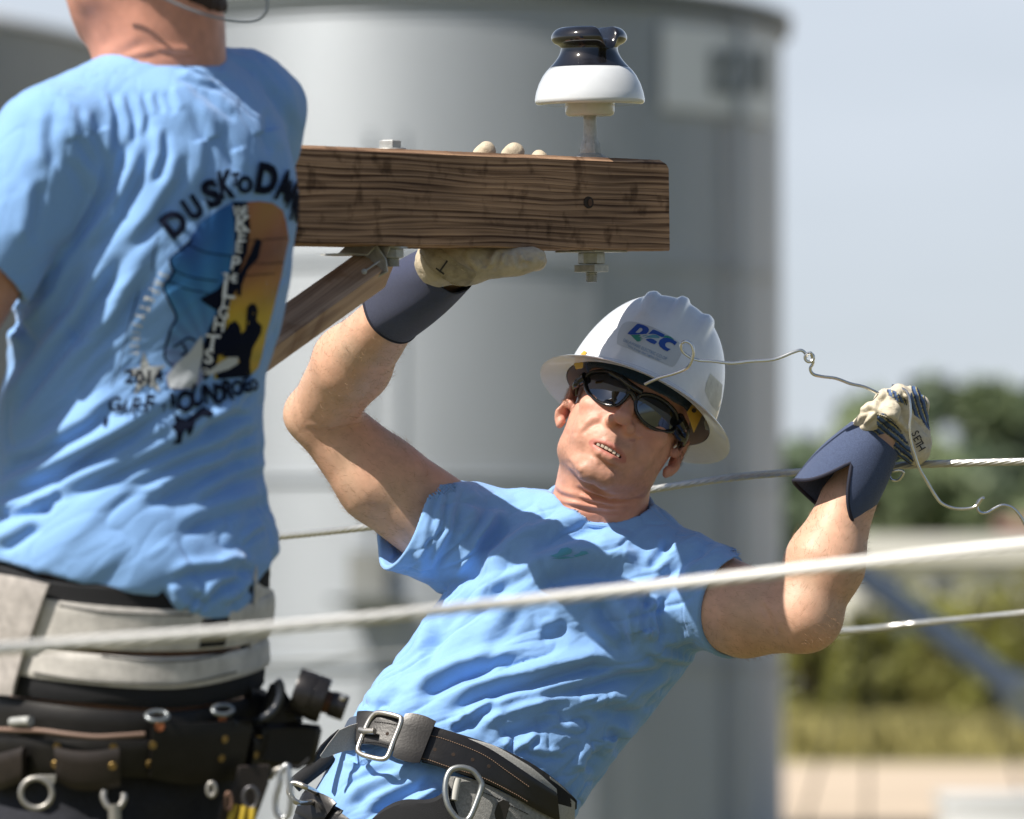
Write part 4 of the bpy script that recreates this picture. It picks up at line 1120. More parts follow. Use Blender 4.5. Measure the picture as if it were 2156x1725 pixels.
# hems and seams
def band(dv, w0, w1, hgt): return hgt * (1 / (1 + np.exp(-(dv - w0) / 1.2)) - 1 / (1 + np.exp(-(dv - w1) / 1.2)))
dl = (VS - hemP_l) @ hemN_l; drr = (VS - hemP_r) @ hemN_r
nearl = (np.linalg.norm(VS - hemP_l, axis=1) < 190); nearr = np.linalg.norm(VS - hemP_r, axis=1) < 190
H += np.where(nearl, -1.6 * np.exp(-((dl + 34) / 2.2) ** 2), 0) + np.where(nearr, -1.6 * np.exp(-((drr + 34) / 2.2) ** 2), 0)
VS2 = VS + NS * H[:, None]
M_shirt = mat('blue_jersey', (0.245, 0.45, 0.82), 0.88, noise=0.06, nscale=900, bump=0.35, bscale=1600, sheen=0.35, spec=0.2)
shirt2 = mesh_np('shirt', F7.w(VS2), FS, M_shirt, wk)
bvs2 = bvh_of(F7.w(VS2), FS)
# smooth body of cloth used to lay belts on
Vp, Fp = surf(lambda P: sdf_torso(P, 8), (-560, -1000, -250), (300, -420, 260), 9, smooth=1)
bvt2 = bvh_of(F7.w(Vp), Fp)
# collar rib: a rolled band following the neck opening
nax = nrm(nk0 - nk1); n_a = nrm(np.cross(nax, Zv)); n_b = np.cross(nax, n_a)
cpts = []
pl_n = nrm([0.10, 1, 0.45]); pl_p = A7(1252, 1086, 22)
for i in range(72):
    a = 2 * math.pi * i / 72; base = nk1 + (n_a * math.cos(a) + n_b * math.sin(a)) * 110
    t = ((pl_p - base) @ pl_n) / (nax @ pl_n); cpts.append(base + nax * (t + 2))
cp = np.array(cpts); cw = F7.w(cp)
VFc = tube(cw, 7.5 * U, 10, closed=True)
make('collar', VFc, M_shirt, shirt2)
# chest print: small two-part wave mark
M_print = mat('chest_print', (0.09, 0.36, 0.56), 0.6); 
mk = [poly(Z10([(810, 485), (850, 470), (870, 445), (905, 438), (930, 450), (925, 470), (890, 480), (850, 492)])), poly(Z10([(935, 482), (965, 470), (980, 458), (1005, 458), (1020, 470), (985, 480), (950, 490)])), poly(Z10([(818, 497), (900, 486), (945, 492), (880, 500)]))]
decal('chest_logo', mk, bvs2, 0.0006, M_print, shirt2, 6)

# fine hair on the bare arms
rs_ = np.random.RandomState(9)
vx, vy = F7.proj(V2)
# pores and blotches
armm = ((vx < 900) & (vy > 640) & (vy < 1180)) | ((vx > 1470) & (vy > 1010) & (vy < 1420))
ids = np.where(armm)[0]; ids = rs_.choice(ids, 5200)
Wv = F7.w(V2[ids]); Nw = nrm_rows = N[ids] @ np.stack([RT, UP, -FW])
def hair_dir(i):
    x = vx[i]; y = vy[i]
    if x < 900: d = (wr_l - el_l) if y < 900 else (el_l - sh_l)
    else: d = (hd_r - el_r) if (x > 1660 and y < 1290) else (el_r - sh_r)
    return wv3(d)
hv = []; hfc = []
for k, i in enumerate(ids):
    d = nrm(hair_dir(i) * .9 + Nw[k] * (.25 + .45 * rs_.rand()) + .38 * rs_.randn(3) + np.array([0, 0, -.2])); L = 0.0095 * (.5 + .9 * rs_.rand()); s_ = nrm(np.cross(d, CAM - Wv[k])) * 0.00010
    b = len(hv); p = Wv[k]; m_ = p + d * L * .5; e_ = p + nrm(d - Nw[k] * .35) * L
    hv += [p - s_, p + s_, m_ + s_ * .8, m_ - s_ * .8, e_]; hfc += [(b, b + 1, b + 2, b + 3), (b + 3, b + 2, b + 4)]
o_h = make('arm_hair', (hv, hfc), mat('arm_hair', (0.30, 0.17, 0.09), 0.5), wk, False); tag(o_h, kind='stuff')
# ------------------------------------------------------------------ hard hat
rl2, pt2, yw2 = math.radians(24), math.radians(18), math.radians(3)
a_ = np.array([math.cos(rl2), -math.sin(rl2), 0]); b_ = np.array([math.sin(rl2), math.cos(rl2), 0])
z1 = Zv * math.cos(yw2) - a_ * math.sin(yw2); tX = nrm(np.cross(b_, z1)); tZ = z1 * math.cos(pt2) + b_ * math.sin(pt2); tY = np.cross(tZ, tX)
TR = np.stack([tX, tY, tZ], 1); TC = A7(1345, 846, -6)
def tw(P): return F7.w(TC + np.asarray(P, float) @ TR.T)
M_hat = mat('hat_shell', (0.74, 0.77, 0.81), 0.22, coat=0.6, noise=0.07, nscale=22, bump=0.12, bscale=60)
hat = thing('hard_hat', tw([0, 0, 0]), 'white full brim hard hat with three crown ridges and a blue lettered sticker', 'hard hat')
def dome(off=0.0, nt_=200, np_=70):
    V = []; F = []
    for i in range(np_ + 1):
        f = math.pi / 2 * i / np_
        for j in range(nt_):
            t = 2 * math.pi * j / nt_; cx, cz = math.cos(t), math.sin(t)
            x = (167 + off) * math.cos(f) ** 0.86 * cx; z = (196 + off) * math.cos(f) ** 0.86 * cz - 2; y = (238 + off) * math.sin(f) - 4
            rdg = sum(math.exp(-((x - c) / 12.5) ** 4) for c in (-64, 0, 64)) * min(1, max(0, (y - 118) / 62)) ** 1.2
            n = nrm([x / 166 ** 2, max(y, 1) / 238 ** 2, z / 196 ** 2]); V.append(np.array([x, y, z]) + n * rdg * (9 if off == 0 else 5))
    for i in range(np_):
        for j in range(nt_):
            k = (j + 1) % nt_; F.append((i * nt_ + j, (i + 1) * nt_ + j, (i + 1) * nt_ + k, i * nt_ + k))
    return V, F
def brimprof(t):
    cz = math.sin(t); return 219 - 166, (238 if cz > 0 else 252) - 196
def brim():
    V = []; F = []; nt_ = 200; ns = 14
    ring = [(s / ns, 1) for s in range(ns + 1)] + [(1 - s / ns, -1) for s in range(ns + 1)]
    for j in range(nt_):
        t = 2 * math.pi * j / nt_; cx, cz = math.cos(t), math.sin(t); dx_, dz_ = brimprof(t)
        for s, sd_ in ring:
            x = (164 + dx_ * s) * cx; z = (194 + dz_ * s) * cz - 2
            y = -3 - 13 * s ** 1.5 + (2.0 if sd_ > 0 else -2.0) * math.sqrt(max(0.0, 1 - s ** 14)) + 9 * math.exp(-(s / .16) ** 2) * (sd_ > 0) - 5 * (abs(cx) ** 3) * s
            V.append((x, y, z))
    m = len(ring)
    for j in range(nt_):
        k = (j + 1) % nt_
        for i in range(m): F.append((j * m + i, k * m + i, k * m + (i + 1) % m, j * m + (i + 1) % m))
    return V, F
dV, dF = dome(); ob_d = make('shell', (tw(dV), dF), M_hat, hat, True, 75)
iV, iF = dome(-5, 96, 30); make('shell_lining', (tw(iV), [f[::-1] for f in iF]), mat('hat_lining', (0.62, 0.62, 0.60), 0.5), hat)
bV, bF = brim(); ob_b = make('brim', (tw(bV), bF), M_hat, hat, True, 75)
me_ = ob_b.data; bm = bmesh.new(); bm.from_mesh(me_); bmesh.ops.recalc_face_normals(bm, faces=bm.faces); bm.to_mesh(me_); bm.free()
bvd = bvh_of(tw(dV), dF)
stick_pts = Z5([(775, 320), (800, 295), (840, 285), (905, 295), (975, 315), (1060, 350), (1140, 395), (1205, 440), (1235, 475), (1228, 510), (1185, 590), (1160, 617), (1130, 612), (1040, 575), (930, 530), (830, 485), (752, 455), (744, 440), (752, 375)])
stk = decal('sticker', [poly([tuple(p) for p in spline(stick_pts, 3, True)])], bvd, 0.0005, mat('sticker_film', (0.50, 0.53, 0.55), 0.3, coat=0.4), hat, 8)
Zs = lambda L: [((1880 + x * .09277) / 1.4258, (950 + y * .09275) / 1.4258) for x, y in L]
M_blue = mat('sticker_blue', (0.012, 0.065, 0.32), 0.35); M_green = mat('sticker_green', (0.03, 0.24, 0.18), 0.35); M_teal = mat('sticker_teal', (0.10, 0.28, 0.36), 0.35)
D_out = Zs([(40, 575), (100, 500), (350, 260), (400, 248), (560, 290), (690, 355), (738, 430), (725, 500), (650, 578), (450, 590), (300, 600), (150, 600)])
D_in = Zs([(300, 535), (440, 385), (500, 390), (530, 425), (520, 470), (440, 535), (360, 548)])
def with_hole(o, h):
    T = tessellate_polygon([[Vector((*p, 0)) for p in o], [Vector((*p, 0)) for p in h]]); return np.array(o + h, float), [list(t) for t in T]
decal('letter', [with_hole(D_out, D_in)], bvd, 0.0010, M_blue, stk, 4)
decal('letter', [poly(Zs([(705, 580), (860, 440), (900, 440), (1060, 505), (1250, 605), (1200, 680), (1150, 680), (1060, 640), (960, 590), (880, 580)])), poly(Zs([(625, 770), (680, 735), (800, 722), (900, 760), (1000, 835), (920, 912), (800, 870)]))], bvd, 0.0010, M_blue, stk, 4)
C_out = Zs([(1640, 845), (1565, 945), (1490, 880), (1400, 840), (1310, 850), (1255, 900), (1265, 970), (1330, 1030), (1435, 1070), (1325, 1140), (1200, 1080), (1080, 980), (1040, 880), (1080, 780), (1180, 710), (1330, 700), (1450, 735), (1550, 790)])
decal('letter', [poly(C_out)], bvd, 0.0010, M_blue, stk, 4)
decal('green_wave', [poly(Zs([(150, 612), (300, 610), (420, 600), (470, 640), (380, 670), (520, 680), (430, 720), (560, 730), (440, 770), (500, 790), (420, 820), (350, 822), (260, 730)]))], bvd, 0.0008, M_green, stk, 4)
decal('green_wave', [poly(Zs([(1240, 630), (1330, 625), (1440, 670), (1520, 740), (1550, 790), (1470, 745), (1350, 700), (1200, 690)]))], bvd, 0.0008, M_green, stk, 4)
decal('teal_wave', [poly(Zs([(560, 715), (700, 640), (860, 600), (980, 610), (1090, 680), (1050, 715), (850, 705), (700, 690)])), poly(Zs([(500, 640), (660, 610), (720, 612), (560, 660)]))], bvd, 0.0008, M_teal, stk, 4)
M_sm = mat('sticker_small', (0.16, 0.26, 0.42), 0.4)
def textline(s, p0, p1, h, m, name, bvh, parent, off, bold=0.0, wf=0.8):
    p0, p1 = np.array(p0), np.array(p1); rot = math.degrees(math.atan2(p1[1] - p0[1], p1[0] - p0[0])); L = np.linalg.norm(p1 - p0)
    V, F = text2d(s, bold); w0 = V[:, 0].max() - V[:, 0].min(); c = (p0 + p1) / 2
    g = glyph(s, c[0], c[1], h, L / (w0 * h), rot, bold); return decal(name, [g], bvh, off, m, parent, 6)
zz_ = lambda x, y: Z5([(x, y)])[0]
textline('DELAWARE ELECTRIC CO-OP', zz_(795, 422), zz_(1113, 563), 6.6, M_sm, 'small_print', bvd, stk, 0.0009)
textline('"We Keep the Lights On"', zz_(820, 465), zz_(1065, 575), 6.2, M_sm, 'small_print', bvd, stk, 0.0009)
# worn clear patch on the side
decal('worn_label', [poly(Z5([(1435, 670), (1480, 710), (1540, 770), (1535, 850), (1490, 950), (1440, 900), (1395, 800), (1405, 740)]))], bvd, 0.0004, mat('worn_film', (0.55, 0.57, 0.52), 0.4, noise=0.25, nscale=60), hat, 8)
# suspension straps
def plate_px(name, pts, z0, th, m, parent, z1=None, hole=None, fr=None):
    fr = fr or F7; z1 = z0 if z1 is None else z1; pts = np.array(pts, float); x0, x1 = pts[:, 0].min(), pts[:, 0].max()
    V2, T = poly(pts); zf = z0 + (z1 - z0) * (pts[:, 0] - x0) / (x1 - x0 + 1e-9)
    A = [fr.w(fr.L(p[0], p[1], z)) for p, z in zip(pts, zf)]; B = [fr.w(fr.L(p[0], p[1], z - th)) for p, z in zip(pts, zf)]; n = len(pts)
    F = [list(t) for t in T] + [[i + n for i in t[::-1]] for t in T] + [[i, i + n, (i + 1) % n + n, (i + 1) % n] for i in range(n)]
    bm = bmesh.new(); vs = [bm.verts.new(v) for v in A + B]; [bm.faces.new([vs[i] for i in f]) for f in F]; bmesh.ops.recalc_face_normals(bm, faces=bm.faces)
    bmesh.ops.bevel(bm, geom=[e for e in bm.edges if not e.is_boundary and len(e.link_faces) == 2 and e.calc_face_angle(0) > 1.0], offset=th * U * .15, segments=1, affect='EDGES')
    bm.verts.index_update(); V = [tuple(v.co) for v in bm.verts]; F = [[v.index for v in f.verts] for f in bm.faces]; bm.free()
    return make(name, (V, F), m, parent, True, 30)
M_yel = mat('suspension_yellow', (0.58, 0.36, 0.05), 0.45, noise=0.1, nscale=40)
plate_px('suspension_strap', Z5([(500, 500), (522, 510), (500, 560), (492, 630), (440, 640), (425, 600), (455, 560), (480, 520)]), 60, 7, M_yel, hat, 90)
plate_px('suspension_strap', Z5([(1262, 955), (1320, 868), (1385, 905), (1372, 985), (1312, 1110), (1290, 1040)]), 95, 7, M_yel, hat, 45)
plate_px('suspension_tab', Z5([(1392, 905), (1420, 940), (1435, 1010), (1440, 1070), (1415, 1050), (1385, 985)]), 40, 6, M_yel, hat, 20)
plate_px('suspension_key', Z5([(1385, 1020), (1440, 985), (1495, 1010), (1500, 1050), (1450, 1095), (1400, 1085)]), 10, 12, mat('key_white', (0.6, 0.6, 0.56), 0.5), hat, -10)
plate_px('suspension_key', Z5([(352, 560), (395, 545), (425, 570), (410, 610), (360, 620), (345, 590)]), 10, 12, mat('key_white', (0, 0, 0)), hat, 10)
make('strap_hole', lathe(F7.w(A7(*zz_(1315, 942), 82)), -FW, [(0, .0006), (5 * U, .0006), (5 * U, 0)], 20), M_hole, hat)

# ------------------------------------------------------------------ dark cloth band under the hat
def sdf_band(P):
    Q = (P - HC) @ HR
    d = sdf_head(Q) - 14
    lowb = 84 + 0.0006 * Q[:, 0] ** 2 - 0.10 * Q[:, 2]
    return smax(smax(d, (lowb + 8 - Q[:, 1]), 4), Q[:, 1] - 170, 5)
c0_ = HC; Vb, Fb = surf(sdf_band, HC - 210, HC + [230, 260, 230], 4.0, smooth=2)
Vb = Vb + normals(Vb, Fb) * (noise3(Vb, 26, 3) * 1.5)[:, None]
M_navy = mat('navy_knit', (0.012, 0.040, 0.085), 0.9, noise=0.25, nscale=400, bump=0.6, bscale=1500, sheen=0.25)
mesh_np('skull_cap', F7.w(Vb), Fb, M_navy, wk)

# ------------------------------------------------------------------ sunglasses
def g2l(px, py, k=.0058, z0=134.0):
    o = (F7.inv(CAM) - HC) @ HR; d = (F7.inv(W(px, py, 7.0)) - F7.inv(CAM)) @ HR; z = z0 - 20; p = None
    for _ in range(12):
        t = (z - o[2]) / d[2]; p = o + d * t; z = z0 - k * p[0] ** 2
    return p
hw_ = lambda p: F7.w(HC + HR @ np.asarray(p, float))
sg = thing('sunglasses', hw_([0, 44, 120]), 'black wraparound sunglasses with dark mirror lenses on the worker\'s face', 'sunglasses')
M_frame = mat('black_gloss', (0.012, 0.012, 0.013), 0.14, coat=0.3)
M_lens = mat('mirror_lens', (0.13, 0.145, 0.17), 0.03, metal=0.92)
lens_l = Z5([(525, 690), (555, 668), (600, 658), (660, 660), (720, 680), (780, 722), (828, 775), (832, 800), (800, 850), (755, 893), (715, 902), (650, 890), (590, 858), (540, 812), (515, 760), (513, 720)])
lens_r = Z5([(905, 850), (935, 832), (985, 832), (1040, 850), (1105, 890), (1160, 942), (1188, 1000), (1185, 1050), (1160, 1085), (1125, 1093), (1060, 1085), (985, 1052), (930, 1008), (895, 950), (888, 895)])
for i, ln_ in enumerate((lens_l, lens_r)):
    C3 = spline([g2l(*p) for p in ln_], 4, True); cen = C3.mean(0)
    V = []; F = []; n = len(C3); rings = 10
    for r_ in range(rings):
        f = 1 - r_ / rings
        for p in C3:
            q = cen + (p - cen) * f; q[2] = 134 - .0058 * q[0] ** 2 - 3 + 5 * (1 - f ** 2); V.append(q)
    V.append(cen * [1, 1, 0] + [0, 0, 134 - .0058 * cen[0] ** 2 + 2])
    for r_ in range(rings - 1):
        for j in range(n): k = (j + 1) % n; F.append((r_ * n + j, r_ * n + k, (r_ + 1) * n + k, (r_ + 1) * n + j))
    for j in range(n): F.append(((rings - 1) * n + j, (rings - 1) * n + (j + 1) % n, len(V) - 1))
    Vw = np.array([hw_(v) for v in V]); f0 = F[0]
    if np.cross(Vw[f0[1]] - Vw[f0[0]], Vw[f0[2]] - Vw[f0[0]]) @ (CAM - Vw[0]) < 0: F = [f[::-1] for f in F]
    make('lens', (Vw, F), M_lens, sg, True, 60)
    path = C3 + np.array([0, 0, 0]); o_ = (path - cen); path = path + o_ / np.linalg.norm(o_, axis=1)[:, None] * 2.5
    make('rim', tube(np.array([hw_(v) for v in path]), 3.9 * U, 12, closed=True), M_frame, sg)
gb = lambda L, dz=2: np.array([hw_(g2l(*p) + [0, 0, dz]) for p in Z5(L)])
make('bridge', join(tube(spline(gb([(770, 700), (830, 750), (880, 785), (930, 815)], 3), 5), 7 * U, 12), tube(spline(gb([(815, 815), (850, 810), (885, 870)], 0), 5), 6 * U, 10), tube(spline(gb([(700, 662), (790, 715), (850, 770)], 2), 5), 6.5 * U, 10)), M_frame, sg)
def temple(name, L, ear, rr):
    p = [g2l(*q) for q in Z5(L)]; p.append(np.array(ear, float)); P = spline(p, 8)
    VF = tube(np.array([hw_(v) for v in P]), np.linspace(rr[0], rr[1], len(P)) * U, 12); return make(name, VF, M_frame, sg)
temple('temple', [(515, 700), (470, 730), (445, 755)], (-124, 38, -10), (13, 6))
temple('temple', [(1190, 1010), (1225, 1060), (1245, 1110)], (126, 30, -8), (17, 8))
make('temple_tip', tube(spline(gb([(1160, 1075), (1200, 1130), (1240, 1150)], -4), 6), 8 * U, 10), M_frame, sg)

# ------------------------------------------------------------------ gloves
M_leather = mat('glove_leather', (0.52, 0.44, 0.32), 0.7, tint=True, noise=0.10, nscale=160, bump=0.35, bscale=500)
M_denim = mat('glove_denim', (0.040, 0.050, 0.105), 0.9, noise=0.35, nscale=700, bump=0.5, bscale=1400, sheen=0.2)
M_denim2 = mat('glove_denim_light', (0.062, 0.088, 0.17), 0.9, noise=0.3, nscale=700, bump=0.5, bscale=1400, sheen=0.25)
M_bind = mat('cuff_binding', (0.014, 0.016, 0.035), 0.8)
gl = thing('work_glove', F7.w(A7(950, 560, 330)), 'cream leather glove with long navy cuff gripping the crossarm from below', 'glove', 'lineman gloves')
def bpx(target, up, back):           # arm position whose point (up, back) is seen in column target
    lo, hi = 700.0, 1400.0
    for _ in range(40):
        m = (lo + hi) / 2; q = bp(m, up, back) - CAM; X = (q @ RT) / (q @ FW) / K + 1078
        if X < target: lo = m
        else: hi = m
    return lo
bl = lambda px, up, back: F7.inv(bp(px, up, back))
zt = bl(1050, 0, 0.03)[2]
palm0 = F7.inv(bp(bpx(990, -.018, .06), -.020, .06))
fing = []
for tx, upt, rr in ((1008, bh + .0070, 19.5), (1068, bh + .0055, 21), (1119, bh - .0010, 18.5), (1126, bh - .04, 11)):
    b0 = bpx(tx, bh, BD + .012); q = lambda up, back, o=0: F7.inv(bp(b0 + o, up, back))
    fing.append(([q(-.012, .098, 0), q(.030, .1045, 0), q(.080, .1045, 0), q(upt - .004, .097, 0), q(upt + .0015, .090, 0)], rr))
def sdf_glove1(P):
    c1 = A7(925, 552, zt - 30)
    d = cap(P, c1, A7(985, 552, zt - 35), 50, 42)
    d = smin(d, cap(P, A7(985, 548, zt - 40), palm0, 40, 34), 24)
    t = cap(P, A7(985, 557, zt - 30), A7(1050, 552, zt - 30), 35, 30)
    t = smin(t, cap(P, A7(1050, 552, zt - 30), A7(1124, 545, zt - 40), 29, 24), 14)
    t = smin(t, ell(P, A7(1085, 556, zt - 30), (34, 24, 24)), 14)
    d = smin(d, t, 20)
    for pts, r_ in fing:
        f = None
        for a, b in zip(pts[:-1], pts[1:]):
            e = cap(P, a, b, r_, r_ * .97); f = e if f is None else np.minimum(f, e)
        d = smin(d, smin(f, cap(P, palm0, pts[0], 26, r_ + 1), 12), 9)
    # keep out of the timber
    return d
lo_ = np.array([A7(860, 640, 0)[0], A7(860, 640, 0)[1], -60]); hi_ = A7(1200, 270, 0) + [30, 0, 0]; hi_[2] = zt + 80
Vg, Fg = surf(sdf_glove1, lo_, hi_, 2.6, smooth=1)
gx, gy = F7.proj(Vg); Ng = normals(Vg, Fg)
Z11 = lambda L: [((1000 + x * .3479) / 1.4258, (650 + y * .3479) / 1.4258) for x, y in L]
gf = [(Z11([(1440, 290), (1400, 400), (1370, 480)]), 5, 5), (Z11([(1560, 300), (1590, 400), (1600, 460)]), 4, 3), (Z11([(1100, 280), (1150, 380), (1240, 480)]), 5, 3.5), (Z11([(1640, 300), (1660, 380), (1700, 430)]), 4, 3),
      (Z11([(1300, 350), (1330, 430), (1340, 490)]), 5, 3), (Z11([(1490, 320), (1480, 420)]), 4, 3), (Z11([(880, 300), (1000, 380), (1100, 460), (1170, 500)]), 3, 2.5), (Z11([(1780, 300), (1830, 350), (1840, 420)]), 5, 2)]
Vg2 = Vg + Ng * (strokes(gx, gy, gf) * np.clip(Ng[:, 2] * 3 + .5, 0, 1) + noise3(Vg, 18, 9) * 1.6 + noise3(Vg, 7, 10) * .5)[:, None]
og = mesh_np('hand', F7.w(Vg2), Fg, M_leather, gl)
Cg = np.tile(np.array([0.55, 0.47, 0.35]), (len(Vg), 1)) * (1 + .10 * noise3(Vg, 30, 5)[:, None]); Cg *= (1 - .18 * np.clip(noise3(Vg, 12, 8), 0, 1))[:, None]; set_color(og, Cg)
bvg = bvh_of(F7.w(Vg2), Fg)
def stitches(name, line, bvh, step, ln, m, parent, off=0.0006, r_=0.0006, cross=0.0):
    L = spline(line, 20); s = np.concatenate([[0], np.cumsum(np.linalg.norm(np.diff(L, axis=0), axis=1))]); parts = []
    for q in np.arange(0, s[-1] - ln, step):
        pts = []
        for f in (0, ln / 2, ln):
            x, y = [np.interp(q + f, s, L[:, i]) for i in range(2)]
            p, n = shoot(bvh, x, y)
            if p is None: break
            if n @ (CAM - p) < 0: n = -n
            pts.append(p + n * (off if f == ln / 2 else 0))
        if len(pts) == 3: parts.append(tube(pts, r_, 5))
    if parts: return make(name, join(*parts), m, parent)
M_thread = mat('thread', (0.62, 0.56, 0.42), 0.8)
stitches('stitching', Z11([(880, 290), (960, 340), (1040, 400), (1110, 455), (1170, 495)]), bvg, 4.2, 3, M_thread, gl)
stitches('stitching', Z11([(900, 280), (985, 330), (1065, 395), (1130, 450), (1180, 485)]), bvg, 4.2, 3, M_thread, gl)
def cuff(name, c0, c1, r0, r1, m, parent, bind, hemf=None, th=3.0, nt_=96, ns=40, flat=.9, wob=2.0, seed=1, bulge=0.0, flatdir=None):
    ax_ = nrm(c1 - c0); L = np.linalg.norm(c1 - c0); s1 = nrm(np.cross(ax_, Zv)); s2 = np.cross(s1, ax_)
    V = []; F = []
    def P(t, u, off):
        hem = 1.0 if hemf is None else hemf(t)
        u2 = u * hem; r_ = r0 + (r1 - r0) * u2 + bulge * math.sin(math.pi * u2) + off
        wv = wob * math.sin(3 * t + seed) * u2 + wob * .6 * math.sin(5 * t + 2 * seed + 4 * u2)
        return c0 + ax_ * L * u2 + (s1 * math.cos(t) * (r_ + wv) + s2 * math.sin(t) * (r_ + wv) * flat)
    for i in range(ns + 1):
        for j in range(nt_): V.append(P(2 * math.pi * j / nt_, i / ns, 0))
    for i in range(ns, -1, -1):
        for j in range(nt_): V.append(P(2 * math.pi * j / nt_, i / ns, -th))
    n2 = 2 * (ns + 1)
    for i in range(n2 - 1):
        for j in range(nt_): k = (j + 1) % nt_; F.append((i * nt_ + j, i * nt_ + k, (i + 1) * nt_ + k, (i + 1) * nt_ + j))
    Vw = F7.w(np.array(V)); o = make(name, (Vw, F), m, parent, True, 60)
    bm = bmesh.new(); bm.from_mesh(o.data); bmesh.ops.recalc_face_normals(bm, faces=bm.faces); bm.to_mesh(o.data); bm.free()
    hemp = np.array([P(2 * math.pi * j / nt_, 1, -th / 2) for j in range(nt_)])
    make('cuff_binding', tube(F7.w(hemp), 4.0 * U, 8, closed=True), bind, parent)
    return Vw, F
cA, cB = A7(948, 563, zt - 60), A7(826, 649, 312)
Vc, Fc = cuff('cuff', cA, cB, 58, 76, M_denim, gl, M_bind, flat=.85, bulge=4)
bvc = bvh_of(Vc, Fc)
# leather heel patch on top of the cuff, its stitched edge and the marked letter
patch = Z11([(755, 240), (745, 300), (790, 390), (850, 460), (930, 520), (1010, 570), (1080, 600), (1130, 612), (1170, 585), (1215, 530), (1230, 490), (1150, 440), (1050, 380), (950, 300), (900, 240)])
both = bvh_of(np.concatenate([Vc, F7.w(Vg2)]), list(Fc) + [tuple(int(i) + len(Vc) for i in f) for f in Fg])
pat = decal('heel_patch', [poly([tuple(p) for p in spline(patch, 3, True)])], both, 0.0016, mat('patch_leather', (0.40, 0.34, 0.25), 0.75, noise=0.3, nscale=90, bump=0.4, bscale=400), gl, 12)
decal('marking', [glyph('T', *Z11([(950, 430)])[0], 27, 0.9, 216, 0.0)], both, 0.0022, mat('marker_ink', (0.03, 0.03, 0.035), 0.7), pat, 4)
stitches('stitching', Z11([(765, 320), (830, 420), (920, 500), (1010, 555), (1100, 590)]), both, 4.2, 2.8, mat('stitch_ochre', (0.36, 0.28, 0.14), 0.8), gl, 0.0022)

# raised fist
gl2 = thing('work_glove', F7.w(A7(1885, 905, 130)), 'raised fist in a blue striped leather glove with split denim cuff, name inked on it', 'glove', 'lineman gloves')
Z6 = lambda L: [(1613.1 + x * .3658, 736.4 + y * .3658) for x, y in L]
def z6(x, y, z): p = Z6([(x, y)])[0]; return A7(p[0], p[1], z)
def sdf_glove2(P):
    d = ell(P, z6(770, 440, 110), (52, 74, 52), np.stack([nrm([.93, -.36, 0]), nrm([.36, .93, 0]), Zv], 1))
    d = smin(d, cap(P, z6(560, 520, 120), z6(700, 400, 120), 42, 46), 22)
    # four fingers folded over: knuckle, middle joint, tip
    for k_, m_, t_, r_ in (((865, 500, 92), (885, 320, 130), (790, 270, 170), 21), ((850, 420, 120), (835, 270, 150), (745, 270, 182), 22), ((800, 380, 150), (765, 255, 165), (690, 300, 186), 22), ((740, 400, 160), (690, 275, 168), (640, 350, 180), 20)):
        f = smin(cap(P, z6(*k_), z6(*m_), r_ + 1, r_ - 1), cap(P, z6(*m_), z6(*t_), r_ - 1, r_ - 3), 4); d = smin(d, f, 4)
    th_ = smin(cap(P, z6(560, 470, 140), z6(620, 370, 185), 26, 24), cap(P, z6(620, 370, 185), z6(720, 350, 205), 24, 20), 8)
    d = smin(d, th_, 8)
    d = smin(d, ell(P, z6(860, 540, 120), (34, 46, 40)), 16)
    return d
c_ = z6(740, 430, 130); Vh, Fh = surf(sdf_glove2, c_ - [150, 150, 140], c_ + [130, 140, 150], 2.2, smooth=1)
hx, hy = F7.proj(Vh); Nh = normals(Vh, Fh)
gf2 = [(Z6([(640, 360), (590, 340), (545, 370)]), 4, 4), (Z6([(700, 250), (650, 300), (640, 340)]), 4, 4), (Z6([(640, 380), (720, 400), (800, 480), (840, 600)]), 5, 4.5), (Z6([(560, 450), (620, 400), (640, 350)]), 4, 4), (Z6([(845, 380), (900, 440), (935, 500)]), 3, 3),
       (Z6([(600, 340), (560, 400), (480, 480)]), 4, 3), (Z6([(780, 260), (820, 320)]), 4, 4)]
elastic = np.exp(-(((hx - Z6([(735, 560)])[0][0]) / 26) ** 2 + ((hy - Z6([(735, 560)])[0][1]) / 40) ** 2) ** 2)
Vh2 = Vh + Nh * (strokes(hx, hy, gf2) * np.clip(Nh[:, 2] * 3 + .5, 0, 1) + noise3(Vh, 14, 19) * 1.8 + noise3(Vh, 6, 20) * .6 + 3.2 * elastic * np.sin(((hx - 1855) * .5 + (hy - 900) * -.55) / 2.1))[:, None]
oh = mesh_np('hand', F7.w(Vh2), Fh, M_leather, gl2)
def inpoly(x, y, P):
    P = np.array(P); c = np.zeros(len(x), bool); j = len(P) - 1
    for i in range(len(P)):
        m = ((P[i, 1] > y) != (P[j, 1] > y)) & (x < (P[j, 0] - P[i, 0]) * (y - P[i, 1]) / (P[j, 1] - P[i, 1] + 1e-12) + P[i, 0]); c ^= m; j = i
    return c
Ch = np.tile(np.array([0.62, 0.56, 0.44]), (len(Vh), 1)) * (1 + .08 * noise3(Vh, 25, 5)[:, None])
blue_zone = [Z6([(830, 200), (900, 200), (950, 420), (930, 470), (880, 400), (835, 360), (815, 290), (840, 240)]), Z6([(690, 225), (740, 235), (810, 290), (815, 325), (760, 300), (700, 262)]), Z6([(560, 480), (640, 455), (635, 370), (690, 365), (760, 440), (820, 540), (850, 640), (800, 720), (710, 700), (720, 600), (650, 500)])]
